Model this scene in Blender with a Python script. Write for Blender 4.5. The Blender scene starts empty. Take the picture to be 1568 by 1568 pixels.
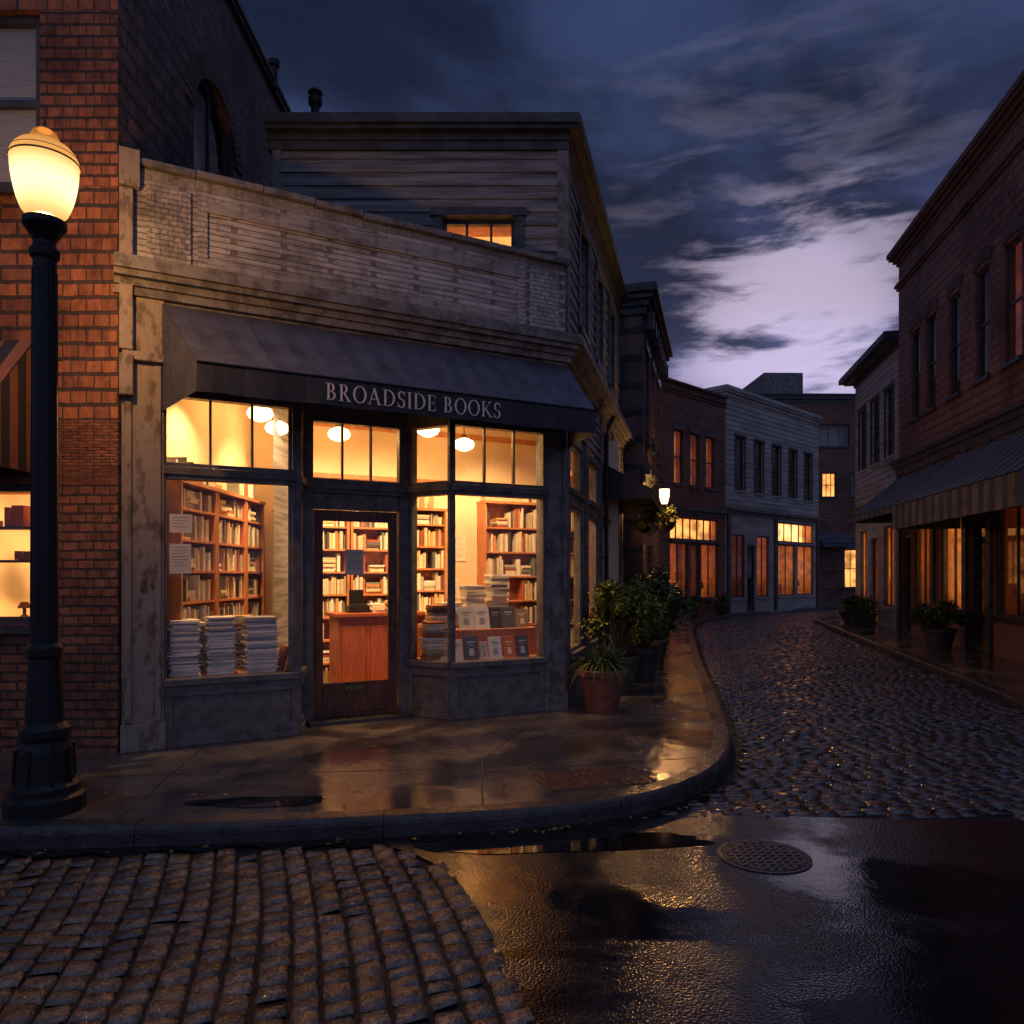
import bpy, math, random
from math import sin, cos, pi, radians, sqrt
from mathutils import Vector
random.seed(11)
scene = bpy.context.scene
R = random.uniform

# ------------------------------------------------------------------ materials
def lin(c): return (c[0], c[1], c[2], 1.0)
def nmat(name):
    m = bpy.data.materials.new(name); m.use_nodes = True
    nt = m.node_tree
    return m, nt, nt.nodes['Principled BSDF'], nt.nodes['Material Output']
def NN(nt, t, **kw):
    n = nt.nodes.new(t)
    for k, v in kw.items():
        if k in n.inputs: n.inputs[k].default_value = v
        else: setattr(n, k, v)
    return n
def mixc(nt, a, b, fac, mode='MIX'):
    n = nt.nodes.new('ShaderNodeMix'); n.data_type = 'RGBA'; n.blend_type = mode
    for s, v in ((n.inputs[0], fac), (n.inputs[6], a), (n.inputs[7], b)):
        if isinstance(v, bpy.types.NodeSocket): nt.links.new(v, s)
        elif isinstance(v, (int, float)): s.default_value = v
        else: s.default_value = lin(v)
    return n.outputs[2]
def math_(nt, op, a, b=None, clamp=False):
    n = nt.nodes.new('ShaderNodeMath'); n.operation = op; n.use_clamp = clamp
    for s, v in ((n.inputs[0], a), (n.inputs[1], b)):
        if v is None: continue
        if isinstance(v, bpy.types.NodeSocket): nt.links.new(v, s)
        else: s.default_value = v
    return n.outputs[0]
def maprange(nt, v, a, b, c, d, smooth=True):
    n = nt.nodes.new('ShaderNodeMapRange')
    if smooth: n.interpolation_type = 'SMOOTHSTEP'
    nt.links.new(v, n.inputs[0])
    for i, x in enumerate((a, b, c, d)): n.inputs[i+1].default_value = x
    return n.outputs[0]
def noise(nt, scale, vec=None, detail=2, rough=.6, dist=0):
    n = NN(nt, 'ShaderNodeTexNoise', Scale=scale, Detail=detail, Roughness=rough, Distortion=dist)
    if vec is not None: nt.links.new(vec, n.inputs['Vector'])
    return n.outputs['Fac']
def objco(nt, scale=(1, 1, 1)):
    t = nt.nodes.new('ShaderNodeTexCoord'); m = nt.nodes.new('ShaderNodeMapping')
    m.inputs['Scale'].default_value = scale
    nt.links.new(t.outputs['Object'], m.inputs[0]); return m.outputs[0]
def bumpn(nt, h, strength, dist=.01, prev=None):
    b = NN(nt, 'ShaderNodeBump', Strength=strength, Distance=dist)
    nt.links.new(h, b.inputs['Height'])
    if prev is not None: nt.links.new(prev, b.inputs['Normal'])
    return b.outputs[0]
def scale_(nt, c, f):
    v = nt.nodes.new('ShaderNodeVectorMath'); v.operation = 'SCALE'
    if isinstance(c, bpy.types.NodeSocket): nt.links.new(c, v.inputs[0])
    else: v.inputs[0].default_value = c
    if isinstance(f, bpy.types.NodeSocket): nt.links.new(f, v.inputs['Scale'])
    else: v.inputs['Scale'].default_value = f
    return v.outputs[0]

def surf(name, c1, c2=None, rough=.6, rough2=None, scale=3, bump=.3, bscale=40, metal=0, st=(1, 1, 1), attr=False, spec=.5, lo=.35, hi=.65, bd=.01):
    m, nt, p, o = nmat(name)
    co = objco(nt, st)
    f = noise(nt, scale, co, 4, .65)
    fm = maprange(nt, f, lo, hi, 0, 1)
    col = mixc(nt, c1, c2 or tuple(x*.7 for x in c1), fm)
    if attr:
        a = nt.nodes.new('ShaderNodeAttribute'); a.attribute_name = 'col'
        col = mixc(nt, col, a.outputs['Color'], 1.0, 'MULTIPLY')
    nt.links.new(col, p.inputs['Base Color'])
    rr = maprange(nt, f, .3, .7, rough, rough2 if rough2 is not None else rough*1.15)
    nt.links.new(rr, p.inputs['Roughness'])
    p.inputs['Metallic'].default_value = metal
    p.inputs['Specular IOR Level'].default_value = spec
    if bump > .05:
        nt.links.new(bumpn(nt, noise(nt, bscale, co, 2), bump, bd), p.inputs['Normal'])
    return m

def brickmat(name, c1, c2, mortar, bw=.2, rh=.066, ms=.009, grime=(.35, .3, .28), peel=None, rough=.7, gscale=.9, glo=.42, ghi=.72):
    m, nt, p, o = nmat(name)
    uv = nt.nodes.new('ShaderNodeTexCoord').outputs['UV']
    b = NN(nt, 'ShaderNodeTexBrick', Scale=1.0)
    b.inputs['Color1'].default_value = lin(c1); b.inputs['Color2'].default_value = lin(c2)
    b.inputs['Mortar'].default_value = lin(mortar)
    b.inputs['Mortar Size'].default_value = ms; b.inputs['Mortar Smooth'].default_value = .2
    b.inputs['Bias'].default_value = 0
    b.inputs['Brick Width'].default_value = bw; b.inputs['Row Height'].default_value = rh
    nz = NN(nt, 'ShaderNodeTexNoise', Scale=7.0, Detail=1); nt.links.new(uv, nz.inputs['Vector'])
    vm = nt.nodes.new('ShaderNodeVectorMath'); vm.operation = 'MULTIPLY_ADD'
    nt.links.new(nz.outputs['Color'], vm.inputs[0]); vm.inputs[1].default_value = (.016, .010, 0); nt.links.new(uv, vm.inputs[2])
    nt.links.new(vm.outputs[0], b.inputs['Vector'])
    co = objco(nt)
    gn = noise(nt, gscale, co, 6, .7)
    g = maprange(nt, gn, glo, ghi, 0, 1)
    col = mixc(nt, b.outputs['Color'], grime, g, 'MULTIPLY')
    g3 = maprange(nt, noise(nt, 9, uv, 3, .7), .3, .7, .5, 1.4, False)
    col = scale_(nt, col, g3)
    if peel:
        pm = maprange(nt, noise(nt, 8, co, 5, .8), .56, .66, 0, .75)
        col = mixc(nt, col, peel, pm)
    nt.links.new(col, p.inputs['Base Color'])
    p.inputs['Roughness'].default_value = rough
    inv = math_(nt, 'SUBTRACT', 1.0, b.outputs['Fac'])
    h = math_(nt, 'ADD', inv, math_(nt, 'MULTIPLY', noise(nt, 45, co, 2), .6))
    nt.links.new(bumpn(nt, h, .9, .012), p.inputs['Normal'])
    return m

def emis(name, col, strength, var=None, scale=2.0):
    m, nt, p, o = nmat(name)
    p.inputs['Base Color'].default_value = lin(tuple(min(1, c*.5) for c in col))
    p.inputs['Emission Color'].default_value = lin(col)
    if var:
        f = noise(nt, scale, objco(nt), 1)
        s = maprange(nt, f, .35, .65, strength*var, strength)
        nt.links.new(s, p.inputs['Emission Strength'])
    else: p.inputs['Emission Strength'].default_value = strength
    return m

def glassmat(name, tint=(1, 1, 1), base=.04, mult=.6, rough=.02):
    m, nt, p, o = nmat(name)
    nt.nodes.remove(p)
    lw = NN(nt, 'ShaderNodeLayerWeight', Blend=.5)
    f = math_(nt, 'POWER', lw.outputs['Facing'], 4.0)
    f = math_(nt, 'MULTIPLY_ADD', f, mult); f.node.inputs[2].default_value = base
    t = nt.nodes.new('ShaderNodeBsdfTransparent'); t.inputs[0].default_value = lin(tint)
    g = nt.nodes.new('ShaderNodeBsdfGlossy'); g.inputs['Roughness'].default_value = rough
    mx = nt.nodes.new('ShaderNodeMixShader')
    nt.links.new(f, mx.inputs[0]); nt.links.new(t.outputs[0], mx.inputs[1]); nt.links.new(g.outputs[0], mx.inputs[2])
    nt.links.new(mx.outputs[0], o.inputs[0])
    return m

def globemat(name, col, em, trans=.5, zc=None, col2=None, em2=.5, zr=.2):
    """milk glass around a lamp: glows most at bulb height zc (object space)"""
    m, nt, p, o = nmat(name); nt.nodes.remove(p)
    t = nt.nodes.new('ShaderNodeBsdfTransparent'); t.inputs[0].default_value = (1, .9, .75, 1)
    e = nt.nodes.new('ShaderNodeEmission'); e.inputs[0].default_value = lin(col); e.inputs[1].default_value = em
    if zc is not None:
        tc = nt.nodes.new('ShaderNodeTexCoord'); sp = nt.nodes.new('ShaderNodeSeparateXYZ'); nt.links.new(tc.outputs['Object'], sp.inputs[0])
        d = math_(nt, 'ABSOLUTE', math_(nt, 'SUBTRACT', sp.outputs[2], zc))
        f = maprange(nt, d, .02, zr, 0, 1)
        nt.links.new(mixc(nt, col, col2, f), e.inputs[0]); nt.links.new(maprange(nt, f, 0, 1, em, em2, False), e.inputs[1])
    mx = nt.nodes.new('ShaderNodeMixShader'); mx.inputs[0].default_value = 1-trans
    nt.links.new(t.outputs[0], mx.inputs[1]); nt.links.new(e.outputs[0], mx.inputs[2])
    nt.links.new(mx.outputs[0], o.inputs[0])
    try: m.cycles.emission_sampling = 'NONE'
    except Exception: pass
    return m

M = {}
M['brick_red'] = brickmat('brick_red', (.42, .155, .065), (.20, .08, .045), (.055, .04, .032), ms=.009)
M['brick_dark'] = brickmat('brick_dark', (.19, .115, .10), (.11, .08, .08), (.05, .045, .045), bw=.22, rh=.075, ms=.010)
M['brick_maroon'] = brickmat('brick_maroon', (.32, .14, .10), (.20, .095, .075), (.09, .07, .06), gscale=.5, ms=.010, bw=.22, rh=.075)
M['brick_paint'] = brickmat('brick_painted', (.50, .49, .47), (.40, .395, .38), (.20, .19, .18), bw=.2, rh=.067, ms=.007, grime=(.36, .345, .335), peel=(.15, .133, .124), gscale=1.6)
M['clap_gray'] = surf('clapboard_gray', (.27, .275, .29), (.12, .12, .125), .6, scale=3, st=(.4, .4, 6), bump=.4)
M['clap_white'] = surf('clapboard_white', (.44, .43, .405), (.29, .28, .26), .6, scale=1.2, st=(.5, .5, 3), bump=.3)
M['trim_dark'] = surf('painted_trim_dark', (.055, .063, .07), (.027, .029, .032), .4, .55, 4, .35, 30)
M['trim_gray'] = surf('painted_trim_gray', (.19, .185, .18), (.092, .086, .08), .45, .65, 6, .6, 30, lo=.42, hi=.62)
M['trim_cream'] = surf('painted_trim_weathered', (.28, .235, .185), (.14, .11, .085), .5, .7, 10, .6, 25, lo=.48, hi=.62, st=(1, 1, .5))
M['shop_paint'] = surf('shopfront_paint', (.15, .142, .142), (.085, .078, .075), .35, .55, 8, .35, 35)
M['door_wood'] = surf('door_wood', (.16, .06, .028), (.08, .03, .016), .35, .5, 4, .25, 30, st=(6, 6, 1))
M['shelf_wood'] = surf('shelf_wood', (.60, .25, .10), (.46, .175, .065), .45, .55, 4, .1, 30, st=(5, 5, 1))
M['counter_wood'] = surf('counter_wood', (.36, .09, .032), (.25, .06, .02), .35, .45, 3, .1, 30, st=(6, 6, 1))
M['plaster'] = surf('plaster_cream', (.80, .66, .45), (.74, .59, .38), .8, scale=1.5, bump=0)
M['ceiling'] = surf('plaster_ceiling', (.70, .56, .37), (.64, .50, .32), .8, scale=.8, bump=0)
M['floor_wood'] = surf('floor_wood', (.30, .17, .09), (.2, .11, .06), .35, scale=3, st=(1, 8, 1), bump=0)
M['books'] = surf('book_covers', (1, 1, 1), (.88, .86, .82), .55, scale=20, bump=0, attr=True)
M['paper'] = surf('paper', (.78, .72, .6), (.7, .64, .52), .8, scale=6, bump=0)
M['canvas'] = surf('awning_canvas_skylit', (.085, .094, .13), (.050, .057, .083), .5, .7, 3.5, .35, 90)  # canopy cloth lightened: skylight from above put into its colour, valance left dark
M['canvas_v'] = surf('awning_valance_canvas', (.026, .028, .036), (.018, .019, .026), .55, .7, 3, .3, 90)
M['canvas_gray'] = surf('awning_canvas_gray', (.135, .145, .17), (.095, .10, .12), .5, .7, 3, .2, 60)
M['letter'] = surf('lettering_paint', (.80, .77, .72), (.68, .65, .6), .6, scale=20, bump=0)
M['iron'] = surf('cast_iron_black', (.008, .009, .010), (.013, .014, .015), .35, .5, 8, .3, 60, spec=.35)
M['roof'] = surf('roof_tar', (.03, .03, .032), (.05, .05, .05), .8)
M['terracotta'] = surf('terracotta', (.24, .085, .045), (.14, .055, .035), .6, .8, 9, .3, 50)
M['pot_dark'] = surf('glazed_pot_dark', (.035, .035, .038), (.05, .048, .045), .35, .5, 8)
M['soil'] = surf('soil', (.03, .02, .012), (.015, .01, .008), .9, bump=1, bscale=60)
M['leaf'] = surf('foliage', (.055, .10, .03), (.095, .11, .03), .45, .6, 7, 0, attr=True)
M['stem'] = surf('stem_bark', (.06, .045, .025), None, .8)
M['glass'] = glassmat('window_glass')
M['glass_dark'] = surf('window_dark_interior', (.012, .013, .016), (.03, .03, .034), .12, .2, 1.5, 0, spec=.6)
M['blind'] = surf('window_blind', (.34, .36, .38), (.26, .28, .30), .7, scale=3, bump=.6, st=(1, 1, 30), bscale=4)
M['lit'] = emis('lit_room', (1.0, .42, .095), 1.75, .3, 1.8)
M['lit_hot'] = emis('lit_room_bright', (1.0, .52, .17), 3.0, .4, 1.8)
M['lit_dim'] = emis('lit_room_dim', (1.0, .34, .08), .30, .25, 1.8)
M['silh'] = surf('shop_goods', (.09, .045, .025), (.18, .09, .04), .7, attr=True, bump=0)
M['brass'] = surf('aged_brass', (.25, .17, .08), (.12, .08, .04), .35, .5, 20, metal=.9)
M['granite'] = surf('kerb_granite', (.060, .058, .057), (.026, .025, .025), .20, .40, 6, .5, 40, attr=True)

def cobble(name, c1, c2, r0, r1, spec, bs):
    m, nt, p, o = nmat(name)
    a = nt.nodes.new('ShaderNodeAttribute'); a.attribute_name = 'col'
    co = objco(nt)
    f = noise(nt, 30, co, 3, .7)
    c = mixc(nt, c1, c2, maprange(nt, f, .35, .65, 0, 1))
    c = mixc(nt, c, a.outputs['Color'], 1, 'MULTIPLY')
    nt.links.new(c, p.inputs['Base Color'])
    r = maprange(nt, noise(nt, 1.7, co, 3), .35, .65, r0, r1)
    nt.links.new(r, p.inputs['Roughness'])
    p.inputs['Specular IOR Level'].default_value = spec
    nt.links.new(bumpn(nt, f, bs, .014), p.inputs['Normal'])
    return m
M['cobble'] = cobble('wet_cobblestone', (.085, .078, .076), (.028, .027, .029), .07, .20, 1.0, .45)
M['sett'] = cobble('wet_setts', (.18, .125, .082), (.055, .040, .030), .12, .32, 1.0, 1.0)
def asphalt():
    m, nt, p, o = nmat('wet_asphalt')
    co = objco(nt)
    w = maprange(nt, noise(nt, .75, co, 6, .62, .5), .40, .62, 0, 1)
    c = mixc(nt, (.012, .014, .019), (.006, .007, .010), w)
    v = NN(nt, 'ShaderNodeTexVoronoi', Scale=75.0); nt.links.new(co, v.inputs['Vector'])
    sp = maprange(nt, v.outputs['Distance'], .0, .5, 2.2, .6)
    c = scale_(nt, c, sp)
    nt.links.new(c, p.inputs['Base Color'])
    nt.links.new(maprange(nt, w, 0, 1, .21, .06), p.inputs['Roughness'])
    p.inputs['Specular IOR Level'].default_value = .75
    st = maprange(nt, w, 0, 1, .42, .06)
    b = NN(nt, 'ShaderNodeBump', Distance=.005, invert=True)
    nt.links.new(st, b.inputs['Strength']); nt.links.new(v.outputs['Distance'], b.inputs['Height'])
    nt.links.new(bumpn(nt, noise(nt, 5, co, 3), .10, .02, b.outputs[0]), p.inputs['Normal'])
    return m
M['asphalt'] = asphalt()
M['bed'] = surf('sand_bed', (.020, .018, .016), (.012, .011, .010), .55, .75, 20, .4, 80, spec=.25)
def concrete():
    m, nt, p, o = nmat('wet_concrete')
    co = objco(nt)
    w = maprange(nt, noise(nt, 1.2, co, 6, .62, .5), .38, .62, 0, 1)
    c = mixc(nt, (.17, .135, .105), (.058, .048, .042), w)
    sp = maprange(nt, noise(nt, 60, co, 2), .4, .75, 1.05, .55)
    nt.links.new(scale_(nt, c, sp), p.inputs['Base Color'])
    nt.links.new(maprange(nt, w, 0, 1, .28, .07), p.inputs['Roughness'])
    p.inputs['Specular IOR Level'].default_value = .9
    nt.links.new(bumpn(nt, noise(nt, 70, co, 2), .25, .004, bumpn(nt, noise(nt, 4, co, 3), .25, .015)), p.inputs['Normal'])
    return m
M['concrete'] = concrete()
M['joint'] = surf('joint_dark', (.02, .018, .016), None, .5, bump=0)
def watermat():
    m, nt, p, o = nmat('puddle_water')
    p.inputs['Base Color'].default_value = (.008, .008, .009, 1)
    p.inputs['Roughness'].default_value = .03
    nt.links.new(bumpn(nt, noise(nt, 12, objco(nt), 2), .05, .004), p.inputs['Normal'])
    return m
M['water'] = watermat()

# ------------------------------------------------------------------ geometry helpers
class Frame:
    def __init__(s, ox, oy, dx, dy):
        l = sqrt(dx*dx+dy*dy); s.o = (ox, oy); s.d = (dx/l, dy/l); s.n = (dy/l, -dx/l)
    def p(s, a, q, z=0): return (s.o[0]+s.d[0]*a+s.n[0]*q, s.o[1]+s.d[1]*a+s.n[1]*q, z)
def frame2(p0, p1): return Frame(p0[0], p0[1], p1[0]-p0[0], p1[1]-p0[1]), sqrt((p1[0]-p0[0])**2+(p1[1]-p0[1])**2)

class MB:
    def __init__(s): s.v = []; s.f = []; s.uv = []; s.c = []
    def add(s, pts, faces, uvs=None, col=(1, 1, 1)):
        b = len(s.v); s.v += pts
        for i, f in enumerate(faces):
            s.f.append([b+k for k in f])
            s.uv.append(uvs[i] if uvs else [(pts[k][0], pts[k][1]) for k in f]); s.c.append(col)
    def quad(s, pts, uv=None, col=(1, 1, 1)): s.add(list(pts), [list(range(len(pts)))], [uv] if uv else None, col)
    def box(s, F, s0, s1, q0, q1, z0, z1, col=(1, 1, 1)):
        if q0 > q1: q0, q1 = q1, q0
        P = [F.p(a, q, z) for q in (q0, q1) for a, z in ((s0, z0), (s1, z0), (s1, z1), (s0, z1))]
        fs = [[4, 5, 6, 7], [1, 0, 3, 2], [0, 4, 7, 3], [5, 1, 2, 6], [7, 6, 2, 3], [0, 1, 5, 4]]
        A = [(s0, z0), (s1, z0), (s1, z1), (s0, z1)]
        uv = [A, [A[1], A[0], A[3], A[2]], [(q0, z0), (q1, z0), (q1, z1), (q0, z1)], [(q1, z0), (q0, z0), (q0, z1), (q1, z1)],
              [(s0, q1), (s1, q1), (s1, q0), (s0, q0)], [(s0, q0), (s1, q0), (s1, q1), (s0, q1)]]
        s.add(P, fs, uv, col)
    def lathe(s, c, prof, n=28, col=(1, 1, 1), cap=True):
        P = []; fs = []
        for r, z in prof:
            for i in range(n):
                a = 2*pi*i/n; P.append((c[0]+r*cos(a), c[1]+r*sin(a), c[2]+z))
        for j in range(len(prof)-1):
            for i in range(n):
                k = (i+1) % n; fs.append([j*n+i, j*n+k, (j+1)*n+k, (j+1)*n+i])
        if cap:
            fs.append(list(range(n))[::-1]); fs.append([(len(prof)-1)*n+i for i in range(n)])
        s.add(P, fs, None, col)
    def tube(s, pts, r, n=8, col=(1, 1, 1)):
        P = []; fs = []; V = [Vector(p) for p in pts]
        for i, p in enumerate(V):
            t = (V[min(i+1, len(V)-1)]-V[max(i-1, 0)]).normalized()
            u = t.cross(Vector((0, 0, 1)))
            if u.length < .01: u = t.cross(Vector((1, 0, 0)))
            u.normalize(); w = t.cross(u); rr = r[i] if isinstance(r, (list, tuple)) else r
            for k in range(n):
                a = 2*pi*k/n; P.append(tuple(p+u*rr*cos(a)+w*rr*sin(a)))
        for j in range(len(V)-1):
            for k in range(n): l = (k+1) % n; fs.append([j*n+k, j*n+l, (j+1)*n+l, (j+1)*n+k])
        fs.append(list(range(n))); fs.append([(len(V)-1)*n+k for k in range(n)][::-1])
        s.add(P, fs, None, col)
    def sweep(s, path, prof, col=(1, 1, 1)):
        n = len(path); m = len(prof); P = []; fs = []; uvs = []; L = [0]
        nr = []
        for i in range(n-1):
            dx = path[i+1][0]-path[i][0]; dy = path[i+1][1]-path[i][1]; l = sqrt(dx*dx+dy*dy); nr.append((dy/l, -dx/l)); L.append(L[-1]+l)
        for i in range(n):
            a = nr[max(i-1, 0)]; b = nr[min(i, n-2)]; k = 1+a[0]*b[0]+a[1]*b[1]
            mx = ((a[0]+b[0])/k, (a[1]+b[1])/k)
            for q, z in prof: P.append((path[i][0]+mx[0]*q, path[i][1]+mx[1]*q, z))
        for i in range(n-1):
            for j in range(m):
                k = (j+1) % m; fs.append([i*m+j, (i+1)*m+j, (i+1)*m+k, i*m+k])
                va, vb = prof[j], prof[k]
                ya, yb = (va[1], vb[1]) if abs(va[1]-vb[1]) > abs(va[0]-vb[0]) else (va[0], vb[0])
                uvs.append([(L[i], ya), (L[i+1], ya), (L[i+1], yb), (L[i], yb)])
        fs.append(list(range(m))); uvs.append([(p[0], p[1]) for p in prof])
        fs.append([(n-1)*m+j for j in range(m)][::-1]); uvs.append([(p[0], p[1]) for p in prof][::-1])
        s.add(P, fs, uvs, col)

def group(name, loc=(0, 0, 0)):
    e = bpy.data.objects.new(name, None); e.location = loc; e.empty_display_size = .3
    scene.collection.objects.link(e); return e
def finish(mb, name, mat, parent=None, loc=(0, 0, 0), smooth=False, bevel=0):
    if parent: loc = tuple(parent.location)
    me = bpy.data.meshes.new(name)
    me.from_pydata([(v[0]-loc[0], v[1]-loc[1], v[2]-loc[2]) for v in mb.v], [], mb.f)
    uvl = me.uv_layers.new(name='UVMap'); ca = me.color_attributes.new('col', 'FLOAT_COLOR', 'CORNER')
    flat = []; cf = []
    for u, c in zip(mb.uv, mb.c):
        for x in u: flat += [x[0], x[1]]; cf += [c[0], c[1], c[2], 1]
    uvl.data.foreach_set('uv', flat); ca.data.foreach_set('color', cf)
    if smooth: me.polygons.foreach_set('use_smooth', [True]*len(me.polygons))
    me.materials.append(mat); me.update()
    o = bpy.data.objects.new(name, me); scene.collection.objects.link(o)
    if parent: o.parent = parent
    else: o.location = loc
    if bevel:
        b = o.modifiers.new('bevel', 'BEVEL'); b.width = bevel; b.segments = 2; b.limit_method = 'ANGLE'
    return o
class Bld:
    def __init__(s, name, loc): s.g = group(name, loc); s.parts = {}
    def get(s, part, mat):
        if part not in s.parts: s.parts[part] = (MB(), mat)
        return s.parts[part][0]
    def done(s, bevel=None):
        for k, (mb, mat) in s.parts.items():
            finish(mb, k, M[mat], s.g, bevel=(bevel or {}).get(k, 0))

def facade(mb, F, L, z0, z1, ops, t=.15, s_start=0):
    S = sorted(set([s_start, L]+[o[0] for o in ops]+[o[1] for o in ops]))
    Z = sorted(set([z0, z1]+[o[2] for o in ops]+[o[3] for o in ops]))
    for i in range(len(S)-1):
        for j in range(len(Z)-1):
            a, b, c, d = S[i], S[i+1], Z[j], Z[j+1]; cs, cz = (a+b)/2, (c+d)/2
            if any(o[0] < cs < o[1] and o[2] < cz < o[3] for o in ops): continue
            mb.quad([F.p(a, 0, c), F.p(b, 0, c), F.p(b, 0, d), F.p(a, 0, d)], [(a, c), (b, c), (b, d), (a, d)])
    for o in ops:
        a, b, c, d = o[:4]
        mb.quad([F.p(a, 0, c), F.p(a, 0, d), F.p(a, -t, d), F.p(a, -t, c)], [(0, c), (0, d), (t, d), (t, c)])
        mb.quad([F.p(b, 0, c), F.p(b, -t, c), F.p(b, -t, d), F.p(b, 0, d)], [(0, c), (t, c), (t, d), (0, d)])
        mb.quad([F.p(a, 0, d), F.p(b, 0, d), F.p(b, -t, d), F.p(a, -t, d)], [(a, 0), (b, 0), (b, t), (a, t)])
        mb.quad([F.p(a, 0, c), F.p(a, -t, c), F.p(b, -t, c), F.p(b, 0, c)], [(a, 0), (a, t), (b, t), (b, 0)])
def clap(mb, F, s0, s1, z0, z1, pitch, ops=(), q=0):
    z = z0
    while z < z1-.02:
        zt = min(z+pitch, z1); segs = [(s0, s1)]
        for o in ops:
            if o[2]-.001 < (z+zt)/2 < o[3]+.001:
                ns = []
                for a, b in segs:
                    if o[1] <= a or o[0] >= b: ns.append((a, b)); continue
                    if o[0] > a: ns.append((a, o[0]))
                    if o[1] < b: ns.append((o[1], b))
                segs = ns
        for a, b in segs:
            j = R(-.003, .004)
            mb.quad([F.p(a, q+.028+j, z), F.p(b, q+.028+j, z), F.p(b, q+.006, zt), F.p(a, q+.006, zt)])
            mb.quad([F.p(a, q+.0, z), F.p(b, q+.0, z), F.p(b, q+.028+j, z), F.p(a, q+.028+j, z)])
        z = zt
def window(B, F, op, lit=None, fm='trim_dark', rows=2, cols=1, sill='trim_dark', fw=.05, deep=.5, blind=0, trim=0, lintel=None):
    a, b, c, d = op[:4]
    fr = B.get('window_frames', fm)
    for x0, x1, y0, y1 in ((a, a+fw, c, d), (b-fw, b, c, d), (a+fw, b-fw, d-fw, d), (a+fw, b-fw, c, c+fw)):
        fr.box(F, x0, x1, -.13, -.06, y0, y1)
    for i in range(1, rows):
        z = c+(d-c)*i/rows; fr.box(F, a+fw, b-fw, -.12, -.065, z-fw*.4, z+fw*.4)
    for i in range(1, cols):
        x = a+(b-a)*i/cols; fr.box(F, x-.014, x+.014, -.118, -.068, c+fw, d-fw)
    B.get('window_glass', 'glass').quad([F.p(a+fw, -.09, c+fw), F.p(b-fw, -.09, c+fw), F.p(b-fw, -.09, d-fw), F.p(a+fw, -.09, d-fw)])
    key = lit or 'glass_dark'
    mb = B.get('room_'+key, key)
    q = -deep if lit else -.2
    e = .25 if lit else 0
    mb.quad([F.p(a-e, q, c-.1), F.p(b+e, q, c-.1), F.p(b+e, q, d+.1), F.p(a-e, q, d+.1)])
    rm = B.get('room_sides', 'silh')
    for x in (a, b): rm.quad([F.p(x, -.13, c), F.p(x+(e if x == b else -e), q, c), F.p(x+(e if x == b else -e), q, d), F.p(x, -.13, d)], col=(4, 4, 4))
    rm.quad([F.p(a, -.13, c), F.p(b, -.13, c), F.p(b+e, q, c), F.p(a-e, q, c)], col=(3, 3, 3))
    rm.quad([F.p(a, -.13, d), F.p(b, -.13, d), F.p(b+e, q, d), F.p(a-e, q, d)], col=(5, 5, 5))
    if blind: B.get('blinds', 'blind').quad([F.p(a+fw, -.13, d-(d-c)*blind), F.p(b-fw, -.13, d-(d-c)*blind), F.p(b-fw, -.13, d-fw), F.p(a+fw, -.13, d-fw)])
    if sill: B.get('sills', sill).box(F, a-.06, b+.06, -.05, .07, c-.08, c-.002)
    if lintel: B.get('lintels', lintel).box(F, a-.1, b+.1, -.03, .035, d+.002, d+.2)
    if trim:
        t = B.get('window_trim', fm)
        t.box(F, a-trim, a-.002, -.02, .04, c, d); t.box(F, b+.002, b+trim, -.02, .04, c, d); t.box(F, a-trim-.03, b+trim+.03, -.02, .06, d+.003, d+trim)
def goods(B, F, a, b, z0, z1, deep, n=8):
    mb = B.get('shop_goods', 'silh')
    for i in range(n):
        w = R(.06, .2); x = R(a+.05, b-w-.05) if b-a > w+.12 else a+.02; h = R(.1, .5)*(z1-z0)*.6
        q = -R(.35, deep-.1); c = R(.6, 4); cc = (c, c*R(.6, 1), c*R(.5, .9)); p = F.p(x+w/2, q)
        k = random.random()
        if k < .4: mb.box(F, x, x+w, q-.1, q, z0, z0+h, cc)
        elif k < .8: r = w*.45; mb.lathe((p[0], p[1], z0), [(r*.6, 0), (r, h*.3), (r*.9, h*.6), (r*.35, h*.8), (r*.45, h)], 10, col=cc)
        else: mb.lathe((p[0], p[1], z0), [(.05, 0), (.015, .03), (.015, h*.6), (w*.7, h*.6), (w*.35, h)], 10, col=cc)
    for k in range(2):
        z = z0+(z1-z0)*(.45+.28*k); mb.box(F, a+.15, b-.15, -deep+.02, -deep+.18, z, z+.025)
        x = a+.2
        while x < b-.3:
            w = R(.03, .12); h = R(.06, .22); c = R(.6, 5)
            if random.random() < .75: mb.box(F, x, x+w, -deep+.05, -deep+.16, z+.027, z+.025+h, (c, c*.8, c*.7))
            x += w+R(.01, .12)
def shell(B, F, L, H, depth, mat, z0=-.1):
    mb = B.get('walls', mat)
    for s in (0, L):
        P = [F.p(s, 0, z0), F.p(s, -depth, z0), F.p(s, -depth, H), F.p(s, 0, H)]
        if s == L: P = P[::-1]; uv = [(0, H), (depth, H), (depth, z0), (0, z0)]
        else: uv = [(0, z0), (depth, z0), (depth, H), (0, H)]
        mb.quad(P, uv)
    mb.quad([F.p(L, -depth, z0), F.p(0, -depth, z0), F.p(0, -depth, H), F.p(L, -depth, H)], [(0, z0), (L, z0), (L, H), (0, H)])
    B.get('roof', 'roof').quad([F.p(0.02, -.02, H-.15), F.p(L-.02, -.02, H-.15), F.p(L-.02, -depth+.02, H-.15), F.p(.02, -depth+.02, H-.15)])
def path(F, *sq): return [F.p(a, q)[:2] for a, q in sq]
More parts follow.
